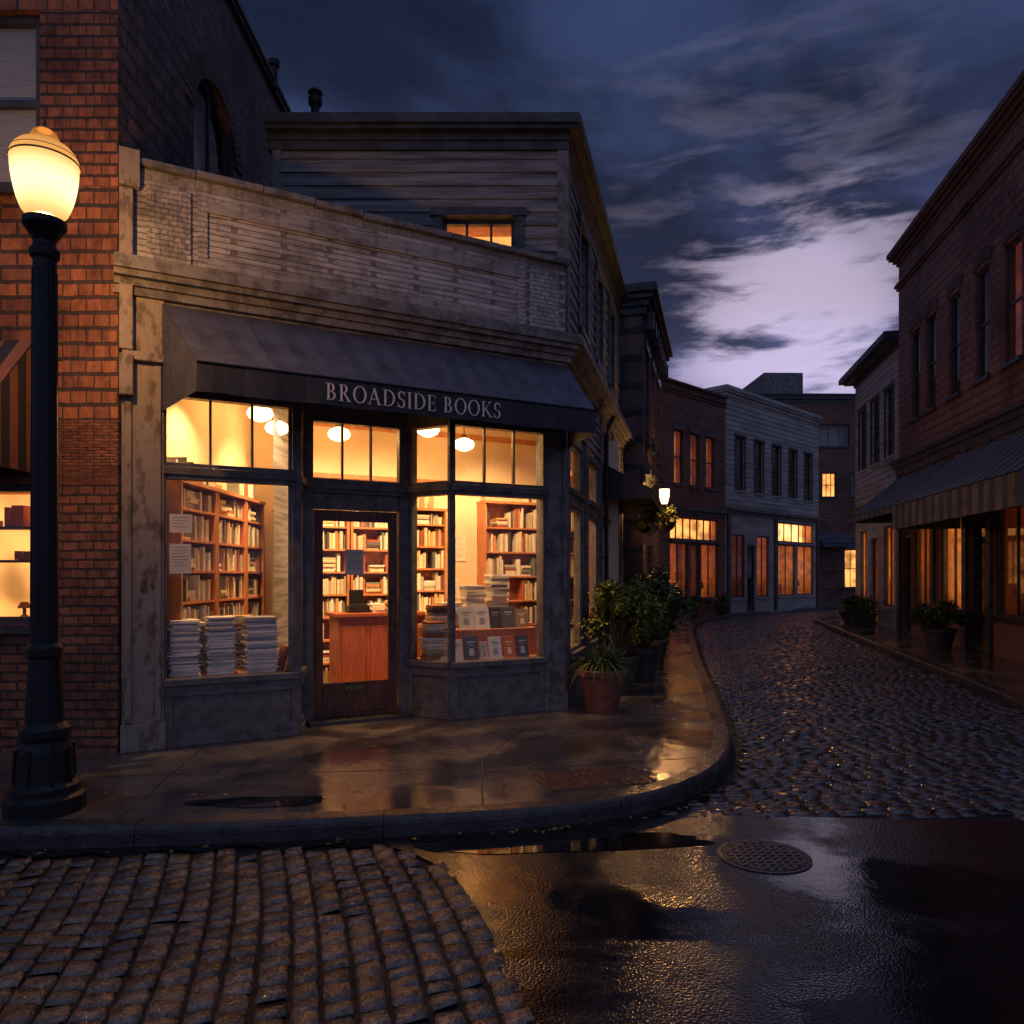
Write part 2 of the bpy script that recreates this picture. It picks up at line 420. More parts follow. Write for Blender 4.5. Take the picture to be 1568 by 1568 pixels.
def cornice(B, pth, z, steps, mat='trim_dark', part='cornice'):
    prof = [(-.06, z)]; zz = z
    for pr, h in steps: prof += [(pr, zz), (pr, zz+h)]; zz += h
    prof.append((-.06, zz)); B.get(part, mat).sweep(pth, prof)
def awning(name, F, s0, s1, ztop, zbot, proj, val, mat, stripe=None, sw=.2, f0=0, f1=0, sag=.03, vmat=None, seams=0):
    c = F.p((s0+s1)/2, 0, zbot); g = group(name, c)
    a = MB(); b = MB(); vl = MB(); n = max(2, int((s1-s0)/sw)); m = 6
    def pt(u, v):
        sa = s0+(s1-s0)*u; sb = s0+f0+(s1-f1-s0-f0)*u; s_ = sa+(sb-sa)*v
        z = ztop+(zbot+val-ztop)*v-sag*sin(pi*v)*(0.7+.3*cos(u*n*pi))
        return F.p(s_, .02+proj*v, z)
    for i in range(n):
        t = b if (stripe and i % 2) else a
        for j in range(m):
            t.quad([pt(i/n, j/m), pt(i/n, (j+1)/m), pt((i+1)/n, (j+1)/m), pt((i+1)/n, j/m)])
        p0, p1 = pt(i/n, 1), pt((i+1)/n, 1)
        w0 = .012*sin(i*1.7); w1 = .012*sin((i+1)*1.7)
        (vl if vmat else t).quad([(p0[0], p0[1], p0[2]), (p0[0]+F.n[0]*w0, p0[1]+F.n[1]*w0, zbot+.004*sin(i)), (p1[0]+F.n[0]*w1, p1[1]+F.n[1]*w1, zbot+.004*sin(i+1)), (p1[0], p1[1], p1[2])])
    for u in (0, 1):
        p0 = pt(u, 0); p1 = pt(u, 1)
        a.quad([p0, p1, (p1[0], p1[1], zbot+.004), F.p((s0, s1)[u], .02, zbot+.004)])
    finish(a, 'canvas', M[mat], g)
    if b.v: finish(b, 'canvas_stripes', M[stripe], g)
    if vl.v: finish(vl, 'valance', M[vmat], g)
    r = MB()
    p0 = pt(0, 1); p1 = pt(1, 1)
    r.tube([(p0[0], p0[1], p0[2]+.004), (p1[0], p1[1], p1[2]+.004)], .011)
    for u in (0.02, .5, .98):
        p0 = F.p(s0+(s1-s0)*u, .03, zbot+val); p1 = pt(u, .97)
        r.tube([p0, (p1[0], p1[1], p1[2]-.03)], .012)
    finish(r, 'support_arms', M['iron'], g)
    if seams:
        sm = MB()
        for k in range(1, seams):
            i = round(n*k/seams)
            sm.tube([(pt(i/n, j/m)[0], pt(i/n, j/m)[1], pt(i/n, j/m)[2]+.002) for j in range(m+1)], .006, 6)
        finish(sm, 'seams', M[mat], g)
    return g

# ------------------------------------------------------------------ ground, road, pavement
mb = MB(); mb.quad([(-400, -400, -.140), (400, -400, -.140), (400, 400, -.140), (-400, 400, -.140)])
finish(mb, 'ground', M['bed'])

def catmull(P, n=8):
    out = []
    for i in range(len(P)-1):
        p0, p1, p2, p3 = P[max(i-1, 0)], P[i], P[i+1], P[min(i+2, len(P)-1)]
        for k in range(n):
            t = k/n
            out.append(tuple(.5*((2*p1[c])+(-p0[c]+p2[c])*t+(2*p0[c]-5*p1[c]+4*p2[c]-p3[c])*t*t+(-p0[c]+3*p1[c]-3*p2[c]+p3[c])*t**3) for c in (0, 1)))
    out.append(P[-1]); return out
KL = catmull([(-16, 4.3), (-6, 4.45), (-3.1, 4.57), (-1.9, 4.66), (-.77, 4.80), (.1, 4.95), (.8, 5.2), (1.35, 5.65), (1.78, 6.3), (2.05, 7.05), (2.27, 7.9), (2.85, 10.7), (3.98, 16.1), (5.85, 24), (7.8, 28.4), (10.8, 32.2), (15.9, 36.4), (26, 41)])
KR = catmull([(30, 5.6), (9, 5.8), (6.6, 6.4), (5.95, 7.8), (6.75, 11.1), (8.4, 17.7), (10.3, 25.2), (10.9, 26.8), (12.2, 28.4), (15, 30), (30, 33)])
KR = KR[::-1]
def offset(P, d):
    out = []
    for i in range(len(P)):
        a = P[max(i-1, 0)]; b = P[min(i+1, len(P)-1)]; dx, dy = b[0]-a[0], b[1]-a[1]; l = sqrt(dx*dx+dy*dy)
        out.append((P[i][0]-dy/l*d, P[i][1]+dx/l*d))
    return out
def pavement(name, K, close, side):
    I = offset(K, .16*side)
    mb = MB(); mb.quad([(x, y, 0) for x, y in I]+[(x, y, 0) for x, y in close])
    finish(mb, name, M['concrete'])
    g = MB()
    dist = [0]
    for k in range(1, len(K)): dist.append(dist[-1]+sqrt((K[k][0]-K[k-1][0])**2+(K[k][1]-K[k-1][1])**2))
    def at(P, s):
        k = 0
        while k < len(dist)-2 and dist[k+1] < s: k += 1
        t = (s-dist[k])/max(1e-6, dist[k+1]-dist[k]); return (P[k][0]+(P[k+1][0]-P[k][0])*t, P[k][1]+(P[k+1][1]-P[k][1])*t)
    s = 0
    while s < dist[-1]-.5:
        l = R(1.1, 1.9); e = min(s+l, dist[-1]); n = 6; c = R(.8, 1.2); zz = R(0, .004); P = []; fs = []
        for k in range(n+1):
            u = s+.003+(e-s-.006)*k/n; o = at(K, u); q = at(I, u)
            wv = .004*sin(u*9)+.003*sin(u*23)
            def lp(t): return (o[0]+(q[0]-o[0])*t, o[1]+(q[1]-o[1])*t)
            a1, a2, a3 = lp(.02), lp(.08+wv*4), lp(.2)
            P += [(o[0], o[1], -.2), (o[0], o[1], -.045+wv), (a1[0], a1[1], -.022), (a2[0], a2[1], -.006), (a3[0], a3[1], .003+zz), (q[0], q[1], .003+zz), (q[0], q[1], -.1)]
        for k in range(n):
            for j in range(6): fs.append([k*7+j, (k+1)*7+j, (k+1)*7+j+1, k*7+j+1])
        fs.append(list(range(7))); fs.append([n*7+j for j in range(7)][::-1])
        g.add(P, fs, None, (c, c, c)); s = e
    bk = MB()
    O = offset(K, .03*side)
    for k in range(len(K)-1):
        bk.quad([(O[k][0], O[k][1], -.2), (O[k+1][0], O[k+1][1], -.2), (O[k+1][0], O[k+1][1], -.03), (O[k][0], O[k][1], -.03)])
        bk.quad([(O[k][0], O[k][1], -.03), (O[k+1][0], O[k+1][1], -.03), (I[k+1][0], I[k+1][1], -.03), (I[k][0], I[k][1], -.03)])
    gg = group('kerb', (K[len(K)//2][0], K[len(K)//2][1], 0))
    finish(g, 'kerb_stones', M['granite'], gg); finish(bk, 'kerb_joints', M['joint'], gg)
pavement('sidewalk', KL, [(26, 60), (-16, 60)], 1)
pavement('sidewalk', KR, [(40, 5.6), (40, 33)], 1)

mb = MB()
mb.quad([(x, y, -.127) for x, y in [(-.95, 5.2), (-.95, 4.72), (-.62, 4.55), (-.40, 4.3), (-.25, 3.95), (-.12, 3.5), (-.02, 3.1), (.06, 2.8), (.22, 2.0), (.4, .5), (.5, -8), (60, -8), (60, 5.15), (6, 5.15), (3.0, 5.12), (2.0, 5.2), (1.55, 5.35), (1.1, 5.8), (.2, 5.4)]])
finish(mb, 'asphalt_road', M['asphalt'])
gp = [p for p in KL if p[1] < 5.9]; go = offset(KL, -.15)[:len(gp)]; gi = offset(KL, .02)[:len(gp)]
mb = MB()
for k in range(len(gp)-1):
    w0, w1 = [.75+.35*sin(j*1.9)+.2*sin(j*.7) for j in (k, k+1)]
    def lp(a, b, t): return (a[0]+(b[0]-a[0])*t, a[1]+(b[1]-a[1])*t, -.1245)
    mb.quad([lp(gi[k], go[k], w0), lp(gi[k+1], go[k+1], w1), lp(gi[k+1], go[k+1], 0), lp(gi[k], go[k], 0)])
finish(mb, 'gutter_water', M['water'])

def stone(mb, cx, cy, ux, uy, w, h, z, col, rim=.016, tl=1):
    vx, vy = -uy, ux; P = []
    A = (-1, -.80, .80, 1)
    tx, ty = R(-.006, .006)*tl, R(-.007, .007)*tl; dz = R(-.005, .004)
    jit = [R(.92, 1.02) for _ in range(4)]
    for j, b in enumerate(A):
        for i, a in enumerate(A):
            edge = (i in (0, 3)) + (j in (0, 3))
            k = .94 if edge == 2 else 1
            k *= jit[(i > 1)+2*(j > 1)]
            px, py = a*w/2*k, b*h/2*k
            zz = z+dz+a*tx+b*ty+(-rim if edge else 0)-(rim*.5 if edge == 2 else 0)+(R(-.002, .002) if not edge else 0)
            P.append((cx+ux*px+vx*py, cy+uy*px+vy*py, zz))
    fs = [[j*4+i, j*4+i+1, (j+1)*4+i+1, (j+1)*4+i] for j in range(3) for i in range(3)]
    mb.add(P, fs, None, col)
def interp(T, y):
    if y <= T[0][0]: return T[0][1]
    for (a, b), (c, d) in zip(T, T[1:]):
        if a <= y <= c: return b+(d-b)*(y-a)/(c-a)
    return T[-1][1]
TL = [(y, x) for x, y in KL if y > 5.0 and x > .5]; TR = [(5, 5.6), (7.8, 5.95), (11.1, 6.75), (17.7, 8.4), (25.2, 10.3), (26.8, 10.9), (28.4, 12.2), (30, 15), (31.6, 22), (33, 30)]
mb = MB(); y = 4.85; row = 0
def scol():
    g = R(.4, 1.6); return (g*R(.95, 1.12), g, g*R(.88, 1.05))
while y < 38:
    rh = .108 if y < 16 else .15
    xl = interp(TL, y)+.06; xr = min(interp(TR, y)-.03, 22); x = xl+(row % 2)*.08+R(0, .05)
    while x < xr:
        w = R(.13, .21) if y < 16 else R(.18, .26)
        cy = y+.04*sin((x-xl)*.9)+R(-.005, .005)+.12*(x-xl)
        if interp(TL, cy)+.03 < x+w/2 and (x+w/2) < interp(TR, cy)-.03 and cy > 5.22+.02*sin(x*3):
            stone(mb, x+w/2, cy, .993, .119, w-.010, rh-.009, -.124, scol(), .014)
        x += w
    y += rh; row += 1
finish(mb, 'cobblestone_street', M['cobble'], smooth=True)
mb = MB(); U = (.955, .296); V = (-.296, .955)
edge = [(2.0, .2), (2.8, .04), (3.1, -.03), (3.5, -.13), (3.95, -.27), (4.3, -.42), (4.55, -.65), (4.72, -1.0), (4.8, -1.3)]
TK = [(x, y) for x, y in KL if x < 0]
aw_ = -6.0
while aw_ < 3.4:
    cw = R(.118, .142); b = .9+R(0, .1)
    while b < 7:
        l = R(.095, .135)
        wob = .022*sin(b*2.1+aw_*.6)
        cx = (aw_+cw/2+wob)*U[0]+(b+l/2)*V[0]; cy = (aw_+cw/2+wob)*U[1]+(b+l/2)*V[1]+.03*sin(cx*1.1); b += l
        if cy < .6 or cx > interp(edge, cy)+.03+.03*sin(cy*9): continue
        if cy > interp(TK, cx)-.15: continue
        stone(mb, cx, cy, U[0], U[1], cw-.009, l-.009, -.120, scol(), .018, 1.5)
    aw_ += cw
finish(mb, 'cobblestone_paving', M['sett'], smooth=True)
def blob(cx, cy, rx, ry, z, n=60, rot=0, rough=.22):
    ph = [R(0, 6.28) for _ in range(5)]
    P = []
    for i in range(n):
        a = 2*pi*i/n; k = 1+rough*(.5*sin(2*a+ph[0])+.4*sin(3*a+ph[1])+.3*sin(5*a+ph[2])+.2*sin(9*a+ph[3]))
        x, y_ = rx*k*cos(a), ry*k*sin(a); P.append((cx+x*cos(rot)-y_*sin(rot), cy+x*sin(rot)+y_*cos(rot), z))
    return P
for (cx, cy, rx, ry, z, rot) in [(-1.72, 5.12, .42, .13, .004, .1), (.35, 4.70, .95, .16, -.1235, .12)]:
    w = MB(); w.quad(blob(cx, cy, rx, ry, z, rot=rot)); finish(w, 'puddle', M['water'])
mb = MB()
def line(p, q, w=.012):
    F, L = frame2(p, q); mb.quad([F.p(0, -w/2, .003), F.p(0, w/2, .003), F.p(L, w/2, .003), F.p(L, -w/2, .003)])
for p, q in [((-1.9, 7.1), (-.25, 6.3)), ((-.25, 6.3), (-.20, 5.06)), ((-.25, 6.3), (.35, 8.3)), ((-2.75, 6.6), (-2.5, 4.78)), ((-3.3, 5.75), (-.25, 6.0)), ((-.22, 5.9), (1.55, 6.35)), ((-4.4, 6.3), (-4.3, 4.7)), ((-6, 6.3), (-5.9, 4.7))]: line(p, q)
for k in range(12):
    yy = 8.6+1.5*k; line((.75+(yy-8.7)*.253, yy+.2), (interp(TL, yy)-.18, yy))
finish(mb, 'sidewalk_joints', M['joint'])
g = group('tactile_paving_plate', (.72, 5.66, 0)); mb = MB(); F = Frame(.28, 5.36, .96, .28)
mb.box(F, 0, .86, -.48, 0, -.02, .008)
for i in range(14):
    for j in range(8):
        c = F.p(.035+i*.0605, -.03-j*.060); mb.lathe((c[0], c[1], .008), [(.019, 0), (.016, .008), (.008, .011)], 8)
finish(mb, 'plate', surf('rusty_iron_plate', (.17, .07, .035), (.08, .038, .022), .25, .42, 8), g)
g = group('manhole_cover', (1.5, 4.47, -.12)); mb = MB()
mb.lathe((1.5, 4.47, -.127), [(.27, 0), (.27, .006), (.245, .007), (.245, .003), (.235, .003), (.235, .008), (.0, .008)], 40, cap=False)
for i in range(-4, 5):
    for j in range(-4, 5):
        if (i*i+j*j) < 19: F = Frame(1.5+i*.05, 4.47+j*.05, 1, 1); mb.box(F, -.015, .015, -.008, .008, -.120, -.114)
finish(mb, 'cover', surf('manhole_iron', (.03, .031, .034), (.018, .018, .02), .22, .4, 12, .4, 60, spec=.7), g)
mb = MB()
for i in range(130):
    if i < 70: k = random.choice([p for p in KL if -4 < p[0] and p[1] < 12]); x, y = k[0]+R(.01, .12), k[1]-R(.02, .14); z = -.112
    else: x, y = R(-3, 1.4), R(4.9, 7); z = .006
    if i >= 70 and y < interp(sorted((p[0], p[1]) for p in KL if p[1] < 7), x)+.2: continue
    if i >= 70 and (x+3.32)*.468-(y-6.6)*.884 < .1: continue
    a = R(0, 6.28); l = R(.015, .032); w = l*.5; b = R(.5, 2)
    mb.add([(x-l*cos(a), y-l*sin(a), z), (x+w*sin(a), y-w*cos(a), z+R(0, .012)), (x+l*cos(a), y+l*sin(a), z+R(0, .006)), (x-w*sin(a), y+w*cos(a), z+R(0, .012))], [[0, 1, 2], [0, 2, 3]], None, (b*2.4, b, b*.6))
finish(mb, 'fallen_leaves', M['leaf'])

# ------------------------------------------------------------------ bookstore
F = Frame(-3.32, 6.6, .884, .468); LF = 4.47
C = F.p(LF, 0); S = Frame(C[0], C[1], .2453, .9694)
B = Bld('bookstore_building', (-1.3, 8.2, 0))
D1, D2 = F.p(1.58, -.5), F.p(2.72, -.5)
P1, P2 = F.p(1.42, 0), F.p(3.03, 0)
ZB, ZS, ZT0, ZT1, ZH = .55, .61, 2.39, 2.58, 3.16
def seg(F, s0, s1, panels=1, mull=2, bulk=True, jl=.055, jr=.055):
    fr = B.get('shopfront_frame', 'shop_paint'); gl = B.get('window_glass', 'glass')
    if bulk:
        fr.box(F, s0, s1, -.12, -.012, 0, ZB)
        pw = (s1-s0)/panels
        for i in range(panels):
            a = s0+pw*i; b = a+pw
            for bx in ((a, a+.07, .06, ZB-.04), (b-.07, b, .06, ZB-.04), (a, b, ZB-.10, ZB-.002), (a, b, .06, .13)):
                fr.box(F, bx[0]+.001, bx[1]-.001, -.012, .012 if bx[1]-bx[0] > .08 else .010, bx[2], bx[3])
        fr.box(F, s0-.005, s1+.005, -.013, .028, 0.001, .06)
        fr.box(F, s0-.005, s1+.005, -.14, .045, ZB, ZS)
    z0 = ZS if bulk else 0
    fr.box(F, s0, s0+jl, -.10, 0, z0, 3.40); fr.box(F, s1-jr, s1, -.10, 0, z0, 3.40)
    fr.box(F, s0+jl, s1-jr, -.10, .012, ZT0+.02, ZT1-.02); fr.box(F, s0-.004, s1+.004, -.02, .038, ZT0+.06, ZT1-.06)
    fr.box(F, s0+jl, s1-jr, -.10, .006, ZH-.005, 3.40)
    for i in range(1, mull+1):
        x = s0+jl+(s1-jr-s0-jl)*i/(mull+1); fr.box(F, x-.011, x+.011, -.07, -.02, ZT1-.02, ZH)
    if bulk: gl.quad([F.p(s0+jl, -.05, ZS), F.p(s1-jr, -.05, ZS), F.p(s1-jr, -.05, ZT0+.02), F.p(s0+jl, -.05, ZT0+.02)])
    gl.quad([F.p(s0+jl, -.05, ZT1-.02), F.p(s1-jr, -.05, ZT1-.02), F.p(s1-jr, -.05, ZH), F.p(s0+jl, -.05, ZH)])
seg(F, .24, 1.42, 1, 2, jl=.02)
FLn, l1 = frame2(P1, D1); seg(FLn, .02, l1, 1, 0)
FM, l2 = frame2(D1, D2); seg(FM, 0, l2, 1, 2, bulk=False, jl=.10, jr=.10)
FR, l3 = frame2(D2, P2); seg(FR, 0, l3-.02, 1, 0, jl=.05, jr=.04)
seg(F, 3.03, 4.18, 1, 2, jr=.02, jl=.04)
fr = B.get('shopfront_frame', 'shop_paint')
for p in (P1, P2):
    fr.box(Frame(p[0], p[1], .884, .468), -.028, .028, -.06, .008, 0, 3.405)
for p in (D1, D2):
    fr.box(Frame(p[0], p[1], .884, .468), -.05, .05, -.08, -.001, 0, 3.402)
fr.box(F, 1.40, 3.05, -.64, .006, 3.365, 3.5)
B.get('threshold', 'granite').box(FM, .02, l2-.02, -.2, .2, .001, .035)
fr.box(FM, .1, l2-.1, -.09, -.02, 2.24, ZT0+.019)
dr = B.get('entry_door', 'door_wood')
a0, a1 = .115, l2-.115
for bx in ((a0, a0+.095, .035, 2.235), (a1-.095, a1, .035, 2.235), (a0+.095, a1-.095, 2.12, 2.235), (a0+.095, a1-.095, .035, .40)):
    dr.box(FM, bx[0], bx[1], -.085, -.04, bx[2], bx[3])
dr.box(FM, a0+.13, a1-.13, -.04, -.03, .08, .27)
B.get('window_glass', 'glass').quad([FM.p(a0+.095, -.06, .40), FM.p(a1-.095, -.06, .40), FM.p(a1-.095, -.06, 2.12), FM.p(a0+.095, -.06, 2.12)])
hw = B.get('door_hardware', 'brass')
hw.box(FM, (a0+a1)/2-.13, (a0+a1)/2+.13, -.04, -.028, .31, .36)
hw.box(FM, a1-.07, a1-.03, -.04, -.034, .92, 1.30)
hw.tube([FM.p(a1-.05, -.035, 1.25), FM.p(a1-.05, .03, 1.22), FM.p(a1-.05, .03, 1.0), FM.p(a1-.05, -.035, .97)], .011)
pr = B.get('left_pier', 'trim_cream')
pr.box(F, -.10, .24, -.3, .02, 0, 4.02)
pr.box(F, -.08, -.02, .02, .05, .25, 3.98); pr.box(F, .16, .215, .02, .045, .25, 3.4); pr.box(F, -.11, .25, .0, .07, 0, .24); pr.box(F, -.10, .245, .0, .085, 3.42, 3.5)
pr.box(F, -.12, -.01, .02, .10, 3.5, 4.9); pr.box(F, -.12, -.01, .0, .12, 3.1, 3.46)
pr2 = B.get('corner_pier', 'trim_gray')
pr2.box(F, 4.18, LF-.002, -.2, .012, 0, 4.02); pr2.box(F, 4.205, 4.235, .012, .03, .2, 3.6); pr2.box(F, 4.40, 4.43, .012, .03, .2, 3.6); pr2.box(F, 4.17, LF-.001, .0, .04, 0, .2)
B.get('header_wall', 'trim_gray').box(F, .24, 4.18, -.2, -.004, 3.405, 4.02)
mt = B.get('bell_push', 'brass'); mt.box(F, .05, .10, .018, .032, 1.40, 1.50); mt.box(F, .13, .155, .018, .04, 1.44, 1.47)
ops = [(.28, 1.22, ZS, ZT0), (.28, 1.22, ZT1, ZH), (1.72, 2.72, ZS, ZT0), (1.72, 2.72, ZT1, ZH), (3.3, 4.2, .02, 2.3), (3.3, 4.2, 2.45, 3.1), (4.7, 5.8, .7, 3.0)]
facade(B.get('side_wall', 'trim_gray'), S, 6.2, 0, 4.1, ops, .12)
for k, o in enumerate(ops[:4]):
    a, b, c, d = o
    for bx in ((a, a+.05, c, d), (b-.05, b, c, d), (a+.05, b-.05, d-.04, d), (a+.05, b-.05, c, c+.04)): fr.box(S, bx[0], bx[1], -.09, -.02, bx[2], bx[3])
    B.get('window_glass', 'glass').quad([S.p(a, -.06, c), S.p(b, -.06, c), S.p(b, -.06, d), S.p(a, -.06, d)])
    fr.box(S, a-.06, b+.06, .0, .05, c-.07, c-.003)
B.get('side_door', 'door_wood').box(S, 3.3, 4.2, -.1, -.06, .02, 2.3)
window(B, S, ops[5], lit='lit', rows=1); window(B, S, ops[6], lit='lit', rows=2, cols=2)
for t in (1.47, 2.98, 4.45, 6.0): fr.box(S, t-.09, t+.09, -.02, .035, .0, 4.0)
sd = B.get('side_siding', 'clap_gray'); clap(sd, S, 4.3, 6.2, .1, .6, .12); clap(sd, S, .1, 6.2, 3.3, 4.0, .12, [(4.7, 5.8, 3.3, 3.4)])
ds = B.get('downspout', 'iron'); ds.tube([S.p(3.05, .2, 4.0), S.p(3.05, .12, 3.85), S.p(3.05, .085, 3.7), S.p(3.05, .085, .25), S.p(3.05, .16, .12)], .035, 10)
for z in (.6, 1.8, 3.0): ds.box(S, 3.0, 3.10, .03, .125, z, z+.03)
pth = path(F, (-.16, 0))+[C[:2]]+path(S, (6.6, 0))
cornice(B, pth, 3.99, [(.06, .07), (.10, .06), (.17, .05), (.21, .09), (.19, .03)], 'trim_gray', 'cornice')
pp = [F.p(-.02, 0)[:2], F.p(LF-.02, 0)[:2]]
bp = B.get('parapet', 'brick_paint')
bp.sweep(pp, [(-.25, 4.25), (0, 4.25), (0, 5.05), (-.25, 5.05)])
for s0, s1, z0, z1 in ((.10, .46, 4.30, 5.0), (3.98, 4.35, 4.30, 5.0), (.60, 3.84, 4.86, 5.0), (.60, 3.84, 4.30, 4.44), (.52, .60, 4.30, 5.0), (3.84, 3.92, 4.30, 5.0)):
    bp.box(F, s0, s1, -.01, .026, z0, z1)
cp = B.get('coping', 'trim_gray')
s = -.10
while s < LF:
    e = min(s+R(.42, .6), LF+.03); h = 5.12+(.028 if s < 1.1 else .012 if s < 2.0 else 0)+R(0, .008)
    bp.box(F, max(s, -.02)+.001, min(e, LF-.03)-.001, -.24, -.004, 5.0505, h-.005)
    cp.box(F, s+.003, e-.003, -.28, .05, h, h+.06); s = e
B.get('corner_post_top', 'trim_cream').box(F, -.12, .04, -.2, .10, 4.92, 5.24)
B.get('roof', 'roof').quad([F.p(-.1, -.2, 4.5), F.p(LF-.1, -.2, 4.5), (.62, 9.05, 4.5), (-.5, 11, 4.5), (-3.4, 11.5, 4.5)])
FB = F.p(0, -2.75); BW = Frame(FB[0], FB[1], .884, .468)
pl = B.get('interior_walls', 'plaster')
LWX = -3.36
pl.quad([BW.p(.3, 0, 0), BW.p(7.2, 0, 0), BW.p(7.2, 0, 3.75), BW.p(.3, 0, 3.75)])
pl.quad([(LWX, 6.7, 0), (LWX, 10.2, 0), (LWX, 10.2, 3.75), (LWX, 6.7, 3.75)])
sr = [S.p(t, -.14) for t in (2.9, 3.9)]
pl.quad([(sr[0][0], sr[0][1], 0), (sr[1][0], sr[1][1], 0), (sr[1][0], sr[1][1], 3.75), (sr[0][0], sr[0][1], 3.75)])
pl.quad([F.p(0, -.21, 3.41), F.p(4.4, -.21, 3.41), F.p(4.4, -.21, 3.75), F.p(0, -.21, 3.75)])
pl.quad([S.p(.1, -.14, ZH+.05), S.p(4, -.14, ZH+.05), S.p(4, -.14, 3.75), S.p(.1, -.14, 3.75)])
foot = [F.p(-.05, -.06), F.p(LF-.05, -.06), S.p(4.0, -.05), BW.p(6.9, -.02), BW.p(.3, -.02), (LWX-.02, 8)]
B.get('interior_ceiling', 'ceiling').quad([(p[0], p[1], 3.75) for p in foot])
f2 = [F.p(.0, -.1), F.p(1.42, -.1), D1, D2, F.p(3.03, -.1), F.p(4.4, -.1), S.p(3.9, -.1), BW.p(6.8, 0), BW.p(.3, 0), (LWX, 8)]
B.get('interior_floor', 'floor_wood').quad([(p[0], p[1], .03) for p in f2])
bm = B.get('interior_beams', 'shelf_wood'); bm.box(BW, .4, 6.9, .002, .04, 3.55, 3.62); bm.box(BW, .4, 6.9, .002, .03, 2.86, 2.92)
dp = B.get('display_platform', 'shelf_wood')
dp.quad([F.p(.24, -.121, .60), F.p(1.40, -.121, .60), F.p(1.52, -.5, .60), F.p(1.52, -.75, .60), F.p(.24, -.75, .60)])
dp.quad([F.p(.24, -.75, 0), F.p(1.52, -.75, 0), F.p(1.52, -.75, .60), F.p(.24, -.75, .60)])
dp.quad([F.p(3.05, -.121, .60), F.p(4.4, -.121, .60), F.p(4.9, -.75, .60), F.p(2.78, -.75, .60), F.p(2.78, -.5, .60)])
dp.quad([F.p(2.78, -.75, 0), F.p(4.9, -.75, 0), F.p(4.9, -.75, .60), F.p(2.78, -.75, .60)])
B.done(bevel={'shopfront_frame': .005, 'left_pier': .01, 'coping': .008, 'entry_door': .004, 'corner_pier': .006, 'parapet': .004})

# interior furniture
PAL = [(.85, .76, .58), (.85, .78, .62), (.75, .62, .42), (.8, .77, .7), (.6, .26, .10), (.35, .09, .05), (.10, .07, .06), (.14, .15, .18), (.72, .48, .2), (.88, .82, .7), (.5, .43, .32), (.2, .25, .18), (.85, .83, .76), (.45, .13, .06), (.8, .66, .42), (.86, .8, .64), (.84, .74, .55), (.8, .72, .5)]
def bookrow(mb, F, s0, s1, q0, z, h, dens=.93):
    s = s0
    while s < s1-.02:
        r = random.random()
        if r > dens: s += R(.03, .12); continue
        if r < .05 and s1-s > .26:
            w = R(.18, .24); zz = z; n = random.randint(2, 6)
            for _ in range(n):
                t = R(.02, .04)
                if zz+t > z+h*.9: break
                mb.box(F, s+R(0, .02), s+w-R(0, .02), q0, q0+R(.15, .19), zz, zz+t, random.choice(PAL)); zz += t+.001
            s += w+.01; continue
        w = R(.014, .045); hh = h*R(.66, .94); c = random.choice(PAL); k = R(.8, 1.1)
        w = min(w, s1-s)
        mb.box(F, s+.0008, s+w-.0008, q0, q0+R(.14, .2), z, z+hh, tuple(x*k for x in c)); s += w
def bookcase(F, s0, s1, q, z0, z1, pitch, depth=.26, dens=.93):
    g = group('bookcase', F.p((s0+s1)/2, q, z0)); a = MB(); b = MB()
    a.box(F, s0, s0+.03, q, q+depth, z0, z1); a.box(F, s1-.03, s1, q, q+depth, z0, z1)
    a.box(F, s0+.03, s1-.03, q+.001, q+.014, z0, z1); a.box(F, s0-.01, s1+.01, q+.002, q+depth+.015, z1, z1+.035)
    z = z0+.06
    while z < z1-.1:
        a.box(F, s0+.03, s1-.03, q+.015, q+depth-.01, z-.024, z)
        bookrow(b, F, s0+.035, s1-.035, q+.045, z+.001, min(pitch-.03, z1-z-.02), dens); z += pitch
    bookrow(b, F, s0+.05, s1-.05, q+.03, z1+.036, .24, .55)
    finish(a, 'case', M['shelf_wood'], g); finish(b, 'books', M['books'], g)
LW = Frame(LWX+.01, 7.02, 0, 1)
bookcase(LW, 0, .85, 0, .03, 2.42, .30, dens=.98); bookcase(LW, .87, 1.72, 0, .03, 2.42, .30, dens=.98); bookcase(LW, 1.74, 2.35, 0, .03, 2.42, .30)
for a, b, top, pt in ((1.68, 2.62, 2.36, .30), (2.64, 3.52, 2.36, .30), (3.54, 4.02, 2.45, .31), (4.62, 5.62, 2.60, .36), (5.66, 6.5, 2.6, .36)):
    bookcase(BW, a, b, .005, .03, top, pt, dens=.96 if pt < .33 else .88)
g = group('shop_counter', F.p(2.8, -1.9, 0)); mb = MB()
mb.box(F, 2.25, 3.35, -2.1, -1.65, .03, 1.03); mb.box(F, 2.21, 3.39, -2.14, -1.60, 1.03, 1.075)
for i in range(3): mb.box(F, 2.29+i*.36, 2.58+i*.36, -1.65, -1.635, .15, .92)
finish(mb, 'body', M['counter_wood'], g, bevel=.005)
g = group('cash_register', F.p(2.55, -1.85, 1.08)); mb = MB()
mb.box(F, 2.42, 2.68, -2.0, -1.78, 1.078, 1.16); mb.box(F, 2.46, 2.64, -1.96, -1.92, 1.16, 1.36); mb.box(F, 2.44, 2.66, -1.9, -1.80, 1.161, 1.18)
finish(mb, 'till', M['iron'], g, bevel=.006)
